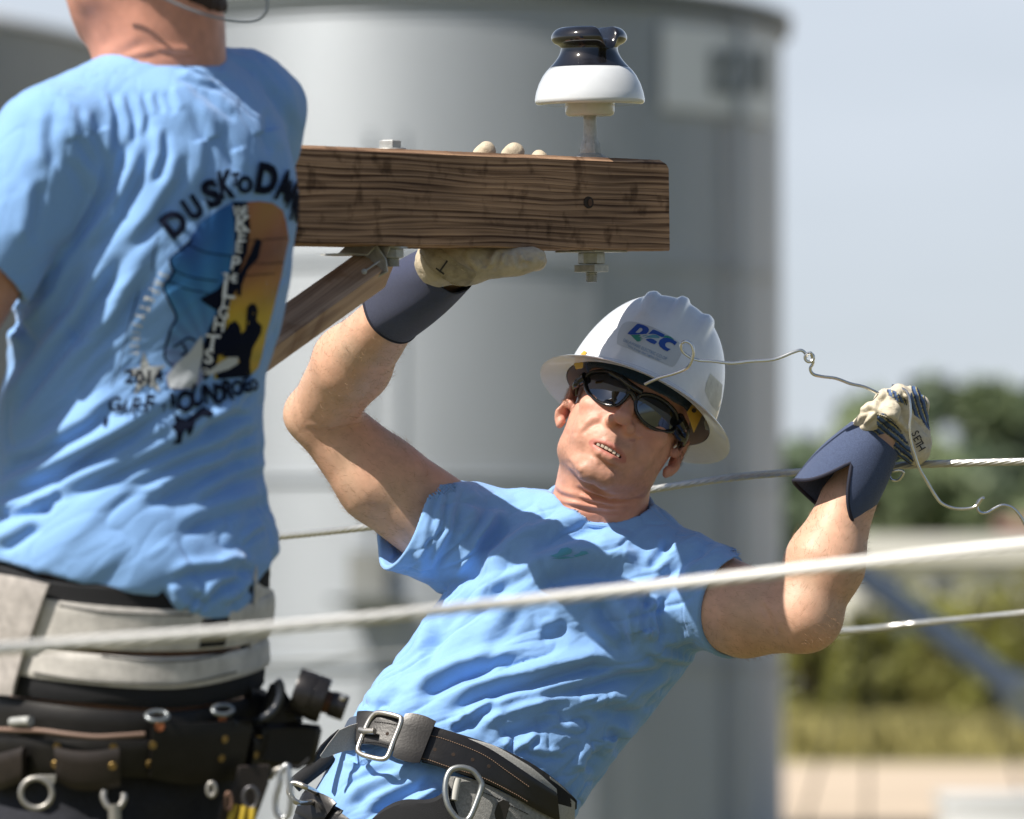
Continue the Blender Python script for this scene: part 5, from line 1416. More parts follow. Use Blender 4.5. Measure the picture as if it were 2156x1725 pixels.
for bi, bz in enumerate(blue_zone):
    m = inpoly(hx, hy, bz) & (Nh[:, 2] > -.3)
    ph = (hx * .96 - hy * .28) / 3.4 if bi < 2 else (hx * .62 - hy * .78) / 3.6
    f = ph % 3
    col = np.where((f < .45)[:, None], [0.52, 0.46, 0.20], np.where((f < 1.4)[:, None], [0.022, 0.035, 0.075], [0.07, 0.13, 0.28])); Ch[m] = col[m]
back = Nh[:, 2] < -.25; Ch[back] = [0.06, 0.10, 0.22]
set_color(oh, Ch); bvh2 = bvh_of(F7.w(Vh2), Fh)
decal('name_marking', [glyph(ch, *Z6([(x, y)])[0], 16.5, .85, 58, 0.004) for ch, x, y in (('S', 858, 482), ('E', 870, 512), ('T', 880, 537), ('H', 890, 562))], bvh2, 0.0010, mat('marker_ink', (0, 0, 0)), oh, 4)
stitches('stitching', Z6([(640, 370), (700, 390), (770, 450), (820, 520), (850, 600)]), bvh2, 4.5, 3, M_thread, gl2)
cC, cD = z6(622, 512, 128), z6(345, 905, 150)
def hemf(t):
    d = abs((t - HT0 + math.pi) % (2 * math.pi) - math.pi)
    return 1 - 0.55 * math.exp(-(d / .42) ** 1.3) + .04 * math.cos(t - HT0 - 1.2)
HT0 = math.radians(80)
Vc2, Fc2 = cuff('cuff', cC, cD, 60, 88, M_denim2, gl2, M_bind, hemf=hemf, flat=.95, bulge=8, wob=1.2, seed=3)

# ------------------------------------------------------------------ tie wire held in the fist
wz = thing('tie_wire', F7.w(A7(1850, 830, 170)), 'bent bright aluminium tie wire with small loops, held in the raised fist', 'wire')
def w3(L): return np.array([F7.w(A7(x, y, z)) for x, y, z in L])
a1 = w3([(1357, 810, 235), (1385, 797, 238), (1420, 787, 240), (1445, 776, 242), (1455, 762, 244), (1460, 742, 246), (1455, 725, 246), (1443, 719, 244), (1434, 726, 242), (1437, 740, 240), (1452, 752, 240), (1470, 759, 240), (1500, 761, 238), (1540, 765, 234), (1580, 761, 230), (1630, 757, 226), (1670, 742, 222), (1688, 738, 220), (1699, 749, 219)])
loop = [(1699 + 5 + 9 * math.cos(a), 753 + 9 * math.sin(a), 218 + 3 * a / 6.3) for a in np.linspace(-2.6, 5.2, 20)]
a2 = w3(loop); a3 = w3([(1712, 764, 214), (1706, 776, 212), (1712, 788, 210), (1730, 793, 208), (1760, 797, 205), (1790, 808, 200), (1820, 815, 196), (1850, 829, 190), (1880, 845, 160)])
make('wire', tube(spline(np.concatenate([a1, a2, a3]), 4), 3.3 * U, 10), M_alu, wz)
b1 = w3([(1880, 812, 150), (1905, 822, 190), (1914, 838, 200), (1917, 870, 204), (1915, 900, 206), (1918, 930, 204), (1927, 962, 200), (1935, 985, 196), (1950, 1012, 190), (1970, 1045, 186), (1984, 1061, 184), (2010, 1071, 182), (2040, 1071, 180), (2056, 1065, 180), (2066, 1052, 184), (2070, 1049, 186), (2060, 1056, 176), (2057, 1068, 174), (2064, 1079, 174), (2078, 1080, 174), (2096, 1070, 174), (2112, 1064, 174), (2132, 1070, 172), (2150, 1090, 170), (2166, 1120, 168)])
make('wire', tube(spline(b1, 6), 3.3 * U, 10), M_alu, wz)
c1_ = w3([(1872, 1000, 120), (1878, 1010, 122), (1890, 1012, 124), (1899, 1003, 128), (1902, 994, 130), (1893, 990, 128), (1880, 992, 126), (1874, 985, 124), (1880, 976, 122)])
make('wire_curl', tube(spline(c1_, 6), 3.0 * U, 10), M_alu, wz)
# ------------------------------------------------------------------ belts of the worker in the hard hat
M_blk = mat('black_leather', (0.012, 0.011, 0.011), 0.36, noise=0.3, nscale=60, bump=0.12, bscale=350, spec=0.5)
M_blkf = mat('black_fabric', (0.010, 0.011, 0.014), 0.85, noise=0.3, nscale=900, bump=0.7, bscale=1300)
M_web = mat('grey_webbing', (0.42, 0.42, 0.41), 0.8, noise=0.2, nscale=500, bump=0.6, bscale=1200)
M_webd = mat('grey_leather', (0.24, 0.235, 0.23), 0.7, noise=0.25, nscale=140, bump=0.4, bscale=600)
M_navyf = mat('navy_lining', (0.05, 0.07, 0.11), 0.7)
M_stitch = mat('dark_thread', (0.03, 0.028, 0.028), 0.8)
bel = thing('climbing_belt', F7.w(A7(930, 1600, 200)), 'black leather body belt with steel buckle and grey webbing round the leaning lineman\'s waist', 'belt', 'lineman belts')
FB = 6.97
R2 = lambda nm, t, b, off, th, m, par=bel, **kw: ribbon(nm, Z8(t), Z8(b), bvt2, off, th, m, par, FB, **kw)
_z = lambda x, y, e: surfz(bvt2, *Z8([(x, y)])[0], e)
def surfz(bv, x, y, extra, fr=F7):
    p, n = shoot(bv, x, y)
    if p is None: p, n = shoot(bv, x, y, fallback=FB)
    return fr.inv(p)[2] + extra
plate_px('lining_strap', Z8([(292, 730), (305, 690), (350, 620), (410, 560), (470, 512), (480, 530), (420, 610), (380, 660), (350, 695), (345, 705), (300, 740)]), _z(420, 600, 6), 22, M_blkf, bel, _z(520, 600, 12))
plate_px('webbing', Z8([(345, 690), (400, 610), (470, 520), (540, 490), (612, 470), (612, 650), (520, 655), (430, 682), (400, 695), (360, 705)]), _z(420, 600, 22), 6, M_web, bel, _z(600, 560, 24))
R2('hip_pad', [(1020, 490), (1120, 520), (1340, 585), (1520, 650), (1700, 740), (1850, 845), (1960, 950)], [(1010, 740), (1100, 760), (1300, 830), (1480, 900), (1650, 960), (1800, 1000), (1955, 1020)], 0.005, 0.008, M_blkf, n=80)
R2('upper_webbing', [(1300, 590), (1400, 612), (1480, 640), (1600, 710), (1700, 775), (1830, 890)], [(1300, 612), (1380, 650), (1480, 705), (1600, 800), (1700, 880), (1830, 985)], 0.0135, 0.0022, M_web)
R2('end_webbing', [(1800, 815), (1850, 850), (1900, 900), (1948, 950)], [(1810, 1110), (1850, 1110), (1900, 1110), (1940, 1090)], 0.0105, 0.0025, M_web)
o_, bstrap = R2('strap', [(650, 442), (720, 438), (900, 465), (1110, 530), (1250, 575), (1400, 640), (1500, 700), (1700, 835), (1815, 910)], [(640, 655), (740, 655), (860, 690), (1000, 738), (1180, 800), (1400, 870), (1560, 950), (1720, 1040), (1830, 1090)], 0.0165, 0.004, M_blk, n=110, k=10)
R2('buckle_backing', [(585, 470), (620, 458), (680, 455)], [(500, 650), (560, 645), (650, 640)], 0.010, 0.003, M_navyf)
stitches('stitching', Z8([(700, 468), (800, 480), (900, 502)]), bstrap, 5, 3.4, M_stitch, o_, 0.0008)
stitches('stitching', Z8([(640, 600), (740, 606), (850, 640)]), bstrap, 5, 3.4, M_stitch, o_, 0.0008)
M_st2 = mat('brown_thread', (0.20, 0.13, 0.09), 0.8)
stitches('stitching', Z8([(1025, 548), (1060, 556), (1180, 590), (1400, 680), (1560, 790), (1700, 890)]), bstrap, 5, 3.4, M_st2, o_, 0.0008)
stitches('stitching', Z8([(1000, 702), (1060, 718), (1180, 760), (1400, 830), (1600, 930), (1700, 990)]), bstrap, 5, 3.4, M_st2, o_, 0.0008)
def eyelet(x, y, bv, r_, par, m=None, deep=M_hole, nm='eyelet'):
    p, n = shoot(bv, x, y)
    if p is None: return
    if n @ (CAM - p) < 0: n = -n
    make(nm, lathe(p - n * .0002, n, [(0.0, .0004), (r_ * .9, .0004), (r_, .0002), (r_, 0)], 20), deep, par)
    if m is not None:
        a, b, _ = basis(n); make(nm + '_ring', tube(np.array([p + n * .0006 + (a * math.cos(t) + b * math.sin(t)) * r_ * 1.15 for t in np.linspace(0, 2 * math.pi, 20, endpoint=False)]), r_ * .28, 8, closed=True), m, par)
M_copper = mat('copper_glint', (0.55, 0.33, 0.22), 0.3, metal=0.9)
for x, y in Z8([(702, 528), (782, 546), (868, 570), (1090, 648), (1210, 680), (1335, 714), (1440, 757)]): eyelet(x, y, bstrap, 0.0024, o_)
# keeper loop round the strap
kp, bkp = R2('keeper', [(935, 462), (980, 455), (1050, 470), (1112, 500)], [(850, 735), (880, 752), (950, 770), (1005, 768)], 0.0235, 0.0035, M_blk, n=30)
def bar(name, pts, r_, m, par, closed=False, lift=0.0, fr=F7):
    P = np.array([fr.w(fr.L(x, y, z + lift)) for x, y, z in pts]); return make(name, tube(spline(P, 6, closed), r_ * fr.s, 12, closed), m, par)
M_buck = mat('brushed_steel', (0.60, 0.57, 0.52), 0.33, metal=0.9, noise=0.12, nscale=200)
def zpts(L, extra, bv=None):
    bv = bv or bstrap; return [(x, y, surfz(bvt2, x, y, extra)) for x, y in Z8(L)]
bar('buckle', zpts([(690, 428), (720, 410), (780, 416), (850, 434), (872, 450), (860, 500), (820, 600), (790, 680), (765, 708), (720, 708), (640, 688), (600, 668), (592, 640), (620, 560), (660, 470)], 50), 5.6, M_buck, bel, True)
bar('buckle_tongue', zpts([(606, 520), (640, 528), (700, 530)], 60), 6.5, M_buck, bel)
# side D-ring on its backing plate
R2('hip_webbing', [(1150, 840), (1250, 835), (1380, 870), (1550, 950), (1750, 1050), (1900, 1120)], [(1090, 1200), (1200, 1230), (1320, 1260), (1500, 1300), (1700, 1330), (1850, 1340)], 0.012, 0.004, mat('hip_web', (0.30, 0.30, 0.29), 0.75, noise=0.3, nscale=260, bump=0.5, bscale=900), n=50)
bar('d_ring', zpts([(1215, 770), (1275, 765), (1340, 790), (1385, 850), (1392, 890), (1370, 960), (1335, 1050), (1310, 1095), (1280, 1110), (1230, 1090), (1180, 1020), (1158, 940), (1160, 860), (1180, 800)], 48), 6.4, mat('ring_steel', (0.36, 0.38, 0.38), 0.4, metal=0.85, noise=0.2, nscale=120), bel, True)
bar('ring_keeper', zpts([(1238, 838), (1225, 900), (1212, 975)], 40), 7.5, mat('pale_sleeve', (0.5, 0.5, 0.47), 0.6), bel)
plate_px('backing_plate', Z8([(1500, 985), (1530, 970), (1570, 985), (1575, 1010), (1545, 1110), (1480, 1110), (1475, 1060)]), surfz(bvt2, *Z8([(1520, 1040)])[0], 36), 6, M_blk, bel)
stitches('stitching', Z8([(1400, 925), (1500, 965), (1600, 1020), (1700, 1070)]), bvh_of([v.co[:] for v in bpy.data.objects['hip_webbing'].data.vertices], [p.vertices[:] for p in bpy.data.objects['hip_webbing'].data.polygons if len(p.vertices) == 4]), 6, 4, M_stitch, bel, 0.0008)
# second belt and thigh pads low in the frame
bel2 = thing('harness_strap', F7.w(A7(650, 1690, 200)), 'black leather harness strap with silver buckle below the leaning lineman\'s belt', 'strap', 'lineman belts')
R3 = lambda nm, t, b, off, th, m, **kw: ribbon(nm, Z8(t), Z8(b), bvt2, off, th, m, bel2, FB, **kw)
R3('strap', [(170, 905), (240, 912), (330, 945), (420, 1000), (560, 1100), (700, 1200)], [(90, 1060), (170, 1100), (260, 1150), (350, 1200), (450, 1260), (600, 1330)], 0.012, 0.004, M_blk)
R3('keeper', [(345, 965), (400, 958), (470, 985), (505, 1020)], [(270, 1090), (310, 1110), (370, 1140), (430, 1130)], 0.018, 0.004, M_blk, n=24)
bar('buckle', zpts([(150, 890), (165, 868), (200, 868), (260, 895), (330, 935), (320, 980), (200, 990), (150, 930)], 40), 6.0, M_buck, bel2, True)
for x, y in Z8([(222, 1000)]): eyelet(x, y, bvh_of([v.co[:] for v in bpy.data.objects['strap.001'].data.vertices], [p.vertices[:] for p in bpy.data.objects['strap.001'].data.polygons if len(p.vertices) == 4]), 0.0026, bel2)
pad = lambda pts, r_, nm: bar(nm, [(x, y, z) for (x, y), z in pts], r_, M_blkf, bel2)
pad([(Z8([(420, 690)])[0], 120), (Z8([(330, 760)])[0], 130), (Z8([(240, 830)])[0], 140), (Z8([(180, 880)])[0], 145)], 17, 'padded_strap')
R3('thigh_pad', [(700, 1110), (790, 1030), (900, 985), (1030, 985), (1120, 950), (1160, 870)], [(640, 1300), (780, 1300), (950, 1300), (1100, 1290), (1180, 1250), (1230, 1100)], 0.006, 0.014, M_blkf, n=40, k=12)
# trousers reach down out of the picture
def sdf_pants(P):
    d = cap(P, A7(900, 1760, -5), A7(860, 1900, 0), 238, 240, Zv, .68)
    for sx2, z_ in ((-90, 40), (110, -30)):
        d = smin(d, cap(P, A7(860 + sx2, 1880, z_), A7(800 + sx2 * 1.5, 2420, z_ + 120), 135, 105), 40)
    return smax(d, P[:, 1] - A7(900, 1735, 0)[1], 6)
Vq, Fq = surf(sdf_pants, (-700, -1700, -260), (300, -860, 360), 9, smooth=2)
mesh_np('trousers', F7.w(Vq + normals(Vq, Fq) * (noise3(Vq, 60, 3) * 8)[:, None]), Fq, mat('denim_trousers', (0.03, 0.035, 0.05), 0.9, noise=0.3, nscale=200), wk)
# ================================================================== the nearer lineman, seen from behind
F5 = Frame(6.05); U5 = F5.s
A5 = lambda px, py, z=0.0: F5.L(px, py, z)
yb_ = math.radians(47)
e1 = np.array([math.cos(yb_), 0, -math.sin(yb_)]); e3 = np.array([math.sin(yb_), 0, math.cos(yb_)])   # across the back, out of the back
m1 = thing('person', (CAM + FW * 6.05) * [1, 1, 0] + [-0.38, 0, 0.45], 'lineman seen from behind in a light blue t-shirt printed with a state outline', 'person', 'linemen in light blue shirts')
S1l, S1r = A5(112, 300, 215), A5(534, 245, -215)
def t1(P, g=0.0):
    # torso as flattened cones along the spine
    def fl(a, b, ra, rb, q): return cap(P, a, b, ra, rb, e3, q)
    d = fl(A5(350, 400, 0), A5(338, 560, 0), 298 + g, 290 + g, .80)
    d = smin(d, fl(A5(330, 560, 0), A5(272, 920, 0), 288 + g, 282 + g, .82), 60)
    d = smin(d, fl(A5(272, 920, 0), A5(272, 1180, 0), 284 + g, 304 + g, .84), 60)
    d = smin(d, fl(A5(270, 1180, 0), A5(274, 1500, 0), 304 + g, 308 + g, .86), 60)
    d = smin(d, cap(P, A5(180, 290, 150), A5(500, 250, -160), 118 + g, 104 + g), 60)
    d = smin(d, cap(P, A5(338, 190, 0), A5(170, 262, 150), 88 + g, 98 + g), 60)
    d = smin(d, cap(P, A5(345, 185, 0), A5(515, 205, -170), 88 + g, 98 + g), 60)
    return d
def armL(P, g=0): return smin(cap(P, S1l, A5(-85, 655, 300), 108 + g, 88 + g), cap(P, A5(-85, 655, 300), A5(-260, 900, 240), 82, 60), 15)
def armR(P, g=0): return smin(cap(P, S1r, A5(470, 520, -420), 98 + g, 78 + g), cap(P, A5(470, 520, -420), A5(400, 520, -640), 74, 55), 15)
nkB, nkT = A5(338, 170, 0), A5(332, -20, 20)
h1C = A5(292, -104, 30); hdY = nrm([-.05, 1, 0]); hdZ = nrm([-.62, 0, -.78]); hdX = nrm(np.cross(hdY, hdZ)); H1 = np.stack([hdX, hdY, hdZ], 1)
def sdf_b1(P):
    d = smin(t1(P, -40), armL(P), 30); d = smin(d, armR(P), 30)
    n = cap(P, nkB, nkT, 140, 138)
    Q = (P - h1C) @ H1
    h = smin(ell(Q, (0, 60, -20), (152, 160, 190)), ell(Q, (0, -36, 60), (134, 152, 124)), 40)
    A = np.abs(Q[:, 0]); S = Q.copy(); S[:, 0] = A
    h = smin(h, cap(S, (100, -80, 20), (34, -150, 130), 44, 34), 30)
    h = smin(h, ell(S, (150, 8, -5), (14, 50, 30)), 8); h = smin(h, ell(S, (142, -42, 6), (12, 18, 14)), 8)
    h = smin(h, smin(cap(Q, (0, 60, 170), (0, -4, 205), 14, 20), ell(Q, (0, -12, 200), (26, 16, 18)), 8), 12)
    n = smin(n, h, 70)
    return smin(d, n, 36)
Vn, Fn = surf(sdf_b1, (-1500, -900, -700), (-380, 1250, 480), 5.0, smooth=2)
Nn = normals(Vn, Fn); nx_, ny_ = F5.proj(Vn)
Z1 = lambda L: [(x * .3253, y * .3253) for x, y in L]
nf_ = [(Z1([(640, 440), (760, 400), (900, 370), (1050, 350)]), 6, 1.8), (Z1([(680, 400), (800, 330), (940, 260)]), 9, 1.3), (Z1([(1000, 330), (1150, 345), (1300, 350)]), 5, 2.5)]
Vn2 = Vn + Nn * (strokes(nx_, ny_, nf_) * (Nn[:, 2] > 0) + noise3(Vn, 50, 2) * 1.5)[:, None]
body1 = mesh_np('body', F5.w(Vn2), Fn, M_skin, m1)
Q1n = (Vn - h1C) @ H1
Cn = skin_tint(Vn, Q1n, np.clip(1 - np.abs(Vn[:, 1] - 900) / 700, 0, 1) * 0 + 1.0) * [0.98, 0.88, 0.86]
Cn[(ny_ > 200)] = np.array([0.52, 0.27, 0.18])
set_color(body1, np.clip(Cn, 0, 1))
# cropped dark hair
def sdf_hair1(P):
    Q = (P - h1C) @ H1
    d = smin(ell(Q, (0, 60, -20), (152, 160, 190)), cap(P, nkB, nkT, 140, 138), 70) - 6
    q_ = 1 - P[:, 2] * F5.s / F5.d0; x_ = P[:, 0] / q_ + 1078; y_ = 862.5 - P[:, 1] / q_
    nape = y_ - (-22 + (x_ - 340) * .42 - np.maximum(x_ - 440, 0) * .25)
    front = Q[:, 2] - 95
    return smax(smax(d, nape * .9, 8), front, 12)
Vk, Fk = surf(sdf_hair1, h1C - 330, h1C + [330, 330, 330], 7, smooth=1)
Vk = Vk + normals(Vk, Fk) * (noise3(Vk, 9, 3) * 3 + noise3(Vk, 30, 4) * 3)[:, None]
mesh_np('hair', F5.w(Vk), Fk, mat('dark_hair', (0.045, 0.025, 0.02), 0.75, noise=0.4, nscale=900), m1)

# ------------------------------------------------------------------ shirt
Z2 = lambda L: [(x * .4066, 491 + y * .4066) for x, y in L]
Z3 = lambda L: [(x * .3578, 1122.2 + y * .3578) for x, y in L]
hem_x = [-300, 0, 90, 180, 260, 330, 385, 440, 490, 530, 556, 600, 700]
hem_y = [1178, 1182, 1205, 1232, 1240, 1252, 1275, 1312, 1296, 1268, 1205, 1150, 1150]
hmN = nrm([-.50, -.80, .35]); hmP = A5(10, 590, 330)
def sdf_s1(P):
    d = t1(P, 2)
    a = smax(cap(P, S1l, A5(-110, 680, 305), 124, 112), (P - A5(12, 588, 330)) @ nrm([-.66, -.72, .10]), 6)
    ah = np.maximum(cap(P, S1l, A5(-110, 680, 305), 115, 103), -((P - A5(12, 588, 330)) @ nrm([-.66, -.72, .10]) + 120))
    b = smax(cap(P, S1r, A5(470, 540, -430), 112, 104), (P - A5(500, 430, -320)) @ nrm([-.3, -.85, -.65]), 6)
    d = smin(d, a, 34); d = smin(d, b, 30); d = smax(d, -ah, 5)
    # belly of the blouse over the belt
    px_ = P[:, 0] / (1 - P[:, 2] * F5.s / F5.d0) + 1078; py_ = 862.5 - P[:, 1] / (1 - P[:, 2] * F5.s / F5.d0)
    d = d - 24 * np.exp(-((py_ - 1180) / 110) ** 2) - 26 * np.exp(-((px_ - 445) / 95) ** 2 - ((py_ - 1260) / 75) ** 2)
    hy_ = np.interp(px_, hem_x, hem_y)
    d = smax(d, (py_ - hy_), 8)
    col = np.maximum(cap(P, nkB - [0, 90, 0], nkT, 137, 132), -((P - A5(338, 138, 0)) @ nrm([.03, 1, .10])))
    d = smax(d, -col, 6); d = smax(d, -(py_ - 88), 10)
    return d
Vs, Fs_ = surf(sdf_s1, (-1500, -520, -560), (-380, 860, 480), 4.4, smooth=2)
Ns_ = normals(Vs, Fs_); X1, Y1 = F5.proj(Vs)
f1 = [(Z1([(700, 560), (745, 750), (700, 1060)]), 6, 7), (Z1([(800, 590), (865, 790), (850, 960)]), 6, 7), (Z1([(900, 580), (955, 740), (930, 900)]), 6, 6), (Z1([(990, 590), (1040, 740)]), 6, 5), (Z1([(1080, 580), (1150, 740)]), 6, 5),
      (Z1([(470, 640), (520, 880), (640, 1110)]), 9, 7), (Z1([(580, 700), (610, 850), (690, 1060)]), 9, 7), (Z1([(430, 1000), (520, 1120), (600, 1300)]), 10, 6), (Z1([(1200, 520), (1350, 600), (1550, 780)]), 8, 7), (Z1([(1240, 640), (1350, 900), (1340, 1200)]), 9, 6),
      (Z1([(1430, 780), (1500, 980), (1560, 1150)]), 8, 6), (Z1([(1500, 340), (1680, 460), (1830, 660), (1930, 880)]), 7, 7), (Z1([(1440, 340), (1620, 440), (1780, 620), (1880, 820)]), 6, 6), (Z1([(1430, 300), (1650, 360), (1800, 520), (1900, 700)]), 5, 4),
      (Z1([(1130, 500), (1300, 530), (1480, 570)]), 7, 5), (Z1([(1200, 470), (1350, 490), (1500, 520)]), 6, 4), (Z1([(950, 900), (900, 1120), (760, 1400), (560, 1660)]), 12, 9), (Z1([(1190, 960), (1150, 1170), (1000, 1400), (820, 1620)]), 12, 8),
      (Z1([(700, 1000), (600, 1350), (400, 1650)]), 11, 9), (Z1([(240, 1150), (220, 1400), (180, 1600)]), 12, 6), (Z1([(1060, 800), (1060, 1000), (980, 1200)]), 9, 6), (Z1([(1700, 700), (1720, 850), (1780, 1000)]), 9, 5),
      (Z1([(800, 900), (760, 1100), (640, 1350)]), 9, 6), (Z1([(330, 700), (300, 900), (330, 1100)]), 12, 5),
      (Z2([(640, 90), (420, 450), (200, 750), (20, 1020)]), 13, 15), (Z2([(830, 40), (600, 470), (300, 800), (50, 1090)]), 13, 10), (Z2([(620, 850), (450, 1000), (200, 1150), (0, 1220)]), 12, 11), (Z2([(850, 930), (600, 1080), (300, 1230), (-20, 1390)]), 13, 15),
      (Z2([(1340, 860), (1100, 1000), (800, 1150), (500, 1280), (250, 1390)]), 13, 12), (Z2([(1370, 970), (1150, 1100), (900, 1200), (600, 1330)]), 12, 9), (Z2([(1390, 1090), (1200, 1180), (950, 1300), (700, 1420)]), 12, 9),
      (Z2([(1420, 1210), (1200, 1290), (1000, 1400)]), 11, 7), (Z2([(1430, 1370), (1200, 1430), (900, 1540)]), 12, 8), (Z2([(1300, 930), (1180, 940), (1050, 1010)]), 8, 6), (Z2([(1330, 780), (1200, 900), (1000, 1010)]), 10, 8),
      (Z2([(140, 330), (110, 420), (150, 600)]), 9, 10), (Z2([(0, 370), (90, 430), (150, 520)]), 10, 10), (Z2([(300, 1400), (150, 1440), (-10, 1480)]), 9, 10), (Z2([(220, 1500), (80, 1590), (-10, 1640)]), 9, 9), (Z2([(330, 1340), (240, 1400), (200, 1440)]), 8, 7),
      (Z2([(440, 100), (330, 330), (120, 640), (20, 760)]), 13, 9), (Z2([(620, 560), (400, 800), (150, 1050)]), 12, 7), (Z2([(900, 1000), (750, 1080), (560, 1190)]), 10, 6), (Z2([(1150, 1180), (1000, 1240), (820, 1330)]), 9, 5),
      (Z3([(960, 300), (1000, 400), (1080, 480)]), 10, 9), (Z3([(1540, 200), (1300, 215), (1100, 230), (980, 290)]), 9, 9), (Z3([(1440, 260), (1300, 300), (1200, 400)]), 9, 8), (Z3([(1500, 280), (1400, 380), (1300, 440)]), 8, 7), (Z3([(1100, 330), (1180, 400), (1200, 470)]), 9, 6),
      (Z3([(1450, 180), (1350, 170), (1280, 210)]), 7, 5), (Z2([(1390, 1520), (1310, 1560), (1250, 1620)]), 6, 5)]
f1 = [(p_, w_ * 1.15, a_ * .62) if i_ < 14 else (p_, w_, a_) for i_, (p_, w_, a_) in enumerate(f1)]
H1_ = strokes(X1, Y1, f1) * np.clip(Ns_[:, 2] * 3 + .6, 0, 1)
dv1 = nrm([0.80, 0.60, 0]); al = Vs @ dv1; Qn = (Vs - al[:, None] * dv1) + (al / 5)[:, None] * dv1
vt = np.clip((Y1 - 330) / 330, 0, 1)[:, None]; dfield = (1 - vt) * np.array([0.12, 1, 0]) + vt * dv1; dfield /= np.linalg.norm(dfield, axis=1)[:, None]
# folds hang from the shoulders above and pull diagonally to the waist below
H1_ += noise3(Qn, 55, 41) * 4 + ridged(Vs, 56, 13, dv1, 44, 30) * 4.6 * vt[:, 0] + ridged(Vs, 30, 11, [.18, 1, 0.1], 45, 14) * 1.1 * (1 - vt[:, 0]) + ridged(Vs, 24, 10, dv1, 46, 14) * 1.0 * vt[:, 0] + noise3(Vs, 110, 43) * 6
Vs2 = Vs + Ns_ * H1_[:, None]
shirt1 = mesh_np('shirt', F5.w(Vs2), Fs_, M_shirt, m1)
bv1 = bvh_of(F5.w(Vs2), Fs_)
cp_ = []
for i in range(64):
    a = 2 * math.pi * i / 64; nn_ = nrm([.03, 1, .10]); b = nkB + np.array([math.cos(a), 0, math.sin(a)]) * 139; t = ((A5(338, 140, 0) - b) @ nn_) / nn_[1]; cp_.append(b + [0, t, 0])
make('collar', tube(F5.w(np.array(cp_)), 8 * U5, 10, closed=True), M_shirt, shirt1)

# ------------------------------------------------------------------ the print on the back, following the folds
Zp = lambda L: [((300 + x * .5508) / 1.4258, (450 + y * .5508) / 1.4258) for x, y in L]
def zp(x, y): return Zp([(x, y)])[0]
B_ = 1
M_ink = mat('print_black', (0.006, 0.009, 0.022), 0.9, spec=0.08); M_white = mat('print_white', (0.74, 0.78, 0.82), 0.75)
M_grad = mat('print_colour', (0.1, 0.2, 0.4), 0.7, tint=True)
pr = bpy.data.objects.new('back_print', None)   # placeholder replaced below
bpy.data.objects.remove(pr)
blue_half = Zp([(725, 285), (640, 330), (545, 400), (480, 500), (430, 550), (385, 590), (385, 630), (400, 660), (370, 715), (345, 745), (385, 830), (415, 910), (385, 980), (355, 1120), (400, 1180), (360, 1220), (360, 1280), (400, 1310), (520, 1300), (600, 1200), (660, 1000), (700, 800), (745, 560), (735, 400)])
oran_half = Zp([(800, 285), (870, 280), (940, 290), (995, 330), (1015, 400), (1028, 490), (1000, 620), (985, 700), (960, 800), (935, 900), (905, 1000), (880, 1130), (860, 1190), (820, 1230), (620, 1250), (640, 1100), (690, 900), (740, 700), (800, 500)])
def gcol(P2):
    x, y = P2[:, 0], P2[:, 1]; x0, y0 = zp(1000, 280); 
    ry = (y - zp(0, 280)[1]) / (zp(0, 1300)[1] - zp(0, 280)[1]); rx = (x - zp(380, 0)[0]) / (zp(1000, 0)[0] - zp(380, 0)[0])
    ang = np.arctan2(y - zp(0, 1150)[1], x - zp(620, 0)[0]); ray = 0.5 + 0.5 * np.sin(ang * 22)
    blue = np.stack([0.006 + .25 * ry ** 3 + .02 * ray, 0.095 + .16 * ry + .07 * ray, 0.36 + .12 * ry + .10 * ray], 1)
    dk = np.exp(-((rx - .15) / .25) ** 2 - ((ry - .2) / .16) ** 2)[:, None]; blue = blue * (1 - .6 * dk) + np.array([0.03, 0.06, 0.30]) * .6 * dk
    orr = np.stack([0.36 + .20 * ray * ry, 0.13 + .30 * np.clip(ry - .35, 0, 1) + .05 * ray, 0.05 + 0 * ry], 1)
    ye = np.exp(-((ry - .68) / .16) ** 2)[:, None]; orr = orr * (1 - .75 * ye) + np.array([0.58, 0.42, 0.02]) * .75 * ye
    br_ = np.exp(-((ry - .28) / .13) ** 2)[:, None]; orr = orr * (1 - .6 * br_) + np.array([0.13, 0.055, 0.035]) * .6 * br_
    w = np.clip((rx - .56 + .22 * (ry - .2)) * 12, 0, 1)[:, None]
    return blue * (1 - w) + orr * w
OFF = 0.0009
pr0 = decal('back_print', [poly(blue_half)], bv1, OFF, M_grad, shirt1, 9, gcol)
decal('print_sunset', [poly(oran_half)], bv1, OFF, M_grad, pr0, 9, lambda P2: gcol(P2 + [60, 0]))
def pline(pts, w): 
    P = spline(Zp(pts), 6); t = np.gradient(P, axis=0); n = np.stack([-t[:, 1], t[:, 0]], 1); n /= np.linalg.norm(n, axis=1)[:, None] + 1e-9
    L = P + n * w / 2; R = P - n * w / 2; V = np.concatenate([L, R]); m = len(P); return V, [[i, i + 1, m + i + 1, m + i] for i in range(m - 1)]
ink = [pline([(500, 490), (440, 545), (385, 590), (385, 630), (400, 660), (370, 715), (345, 745), (380, 830), (415, 910), (385, 980), (350, 1120), (395, 1180)], 4.5),
       pline([(480, 515), (580, 560), (740, 580)], 2.2), pline([(400, 655), (500, 695), (640, 715)], 2.2), pline([(370, 715), (480, 760), (590, 780)], 2.2),
       pline([(800, 495), (900, 490), (1020, 480)], 1.6), pline([(840, 620), (930, 620), (1000, 612)], 1.6), pline([(760, 690), (860, 680), (950, 675)], 1.6),
       pline([(320, 470), (290, 560), (285, 660)], 2.0), pline([(215, 770), (160, 960), (110, 1150), (60, 1300)], 2.0), pline([(400, 1075), (440, 1050), (480, 1025), (520, 1040)], 4.0), pline([(450, 1060), (470, 1100), (440, 1120)], 5.0)]
decal('outline', ink, bv1, OFF * 1.8, M_ink, pr0, 7)
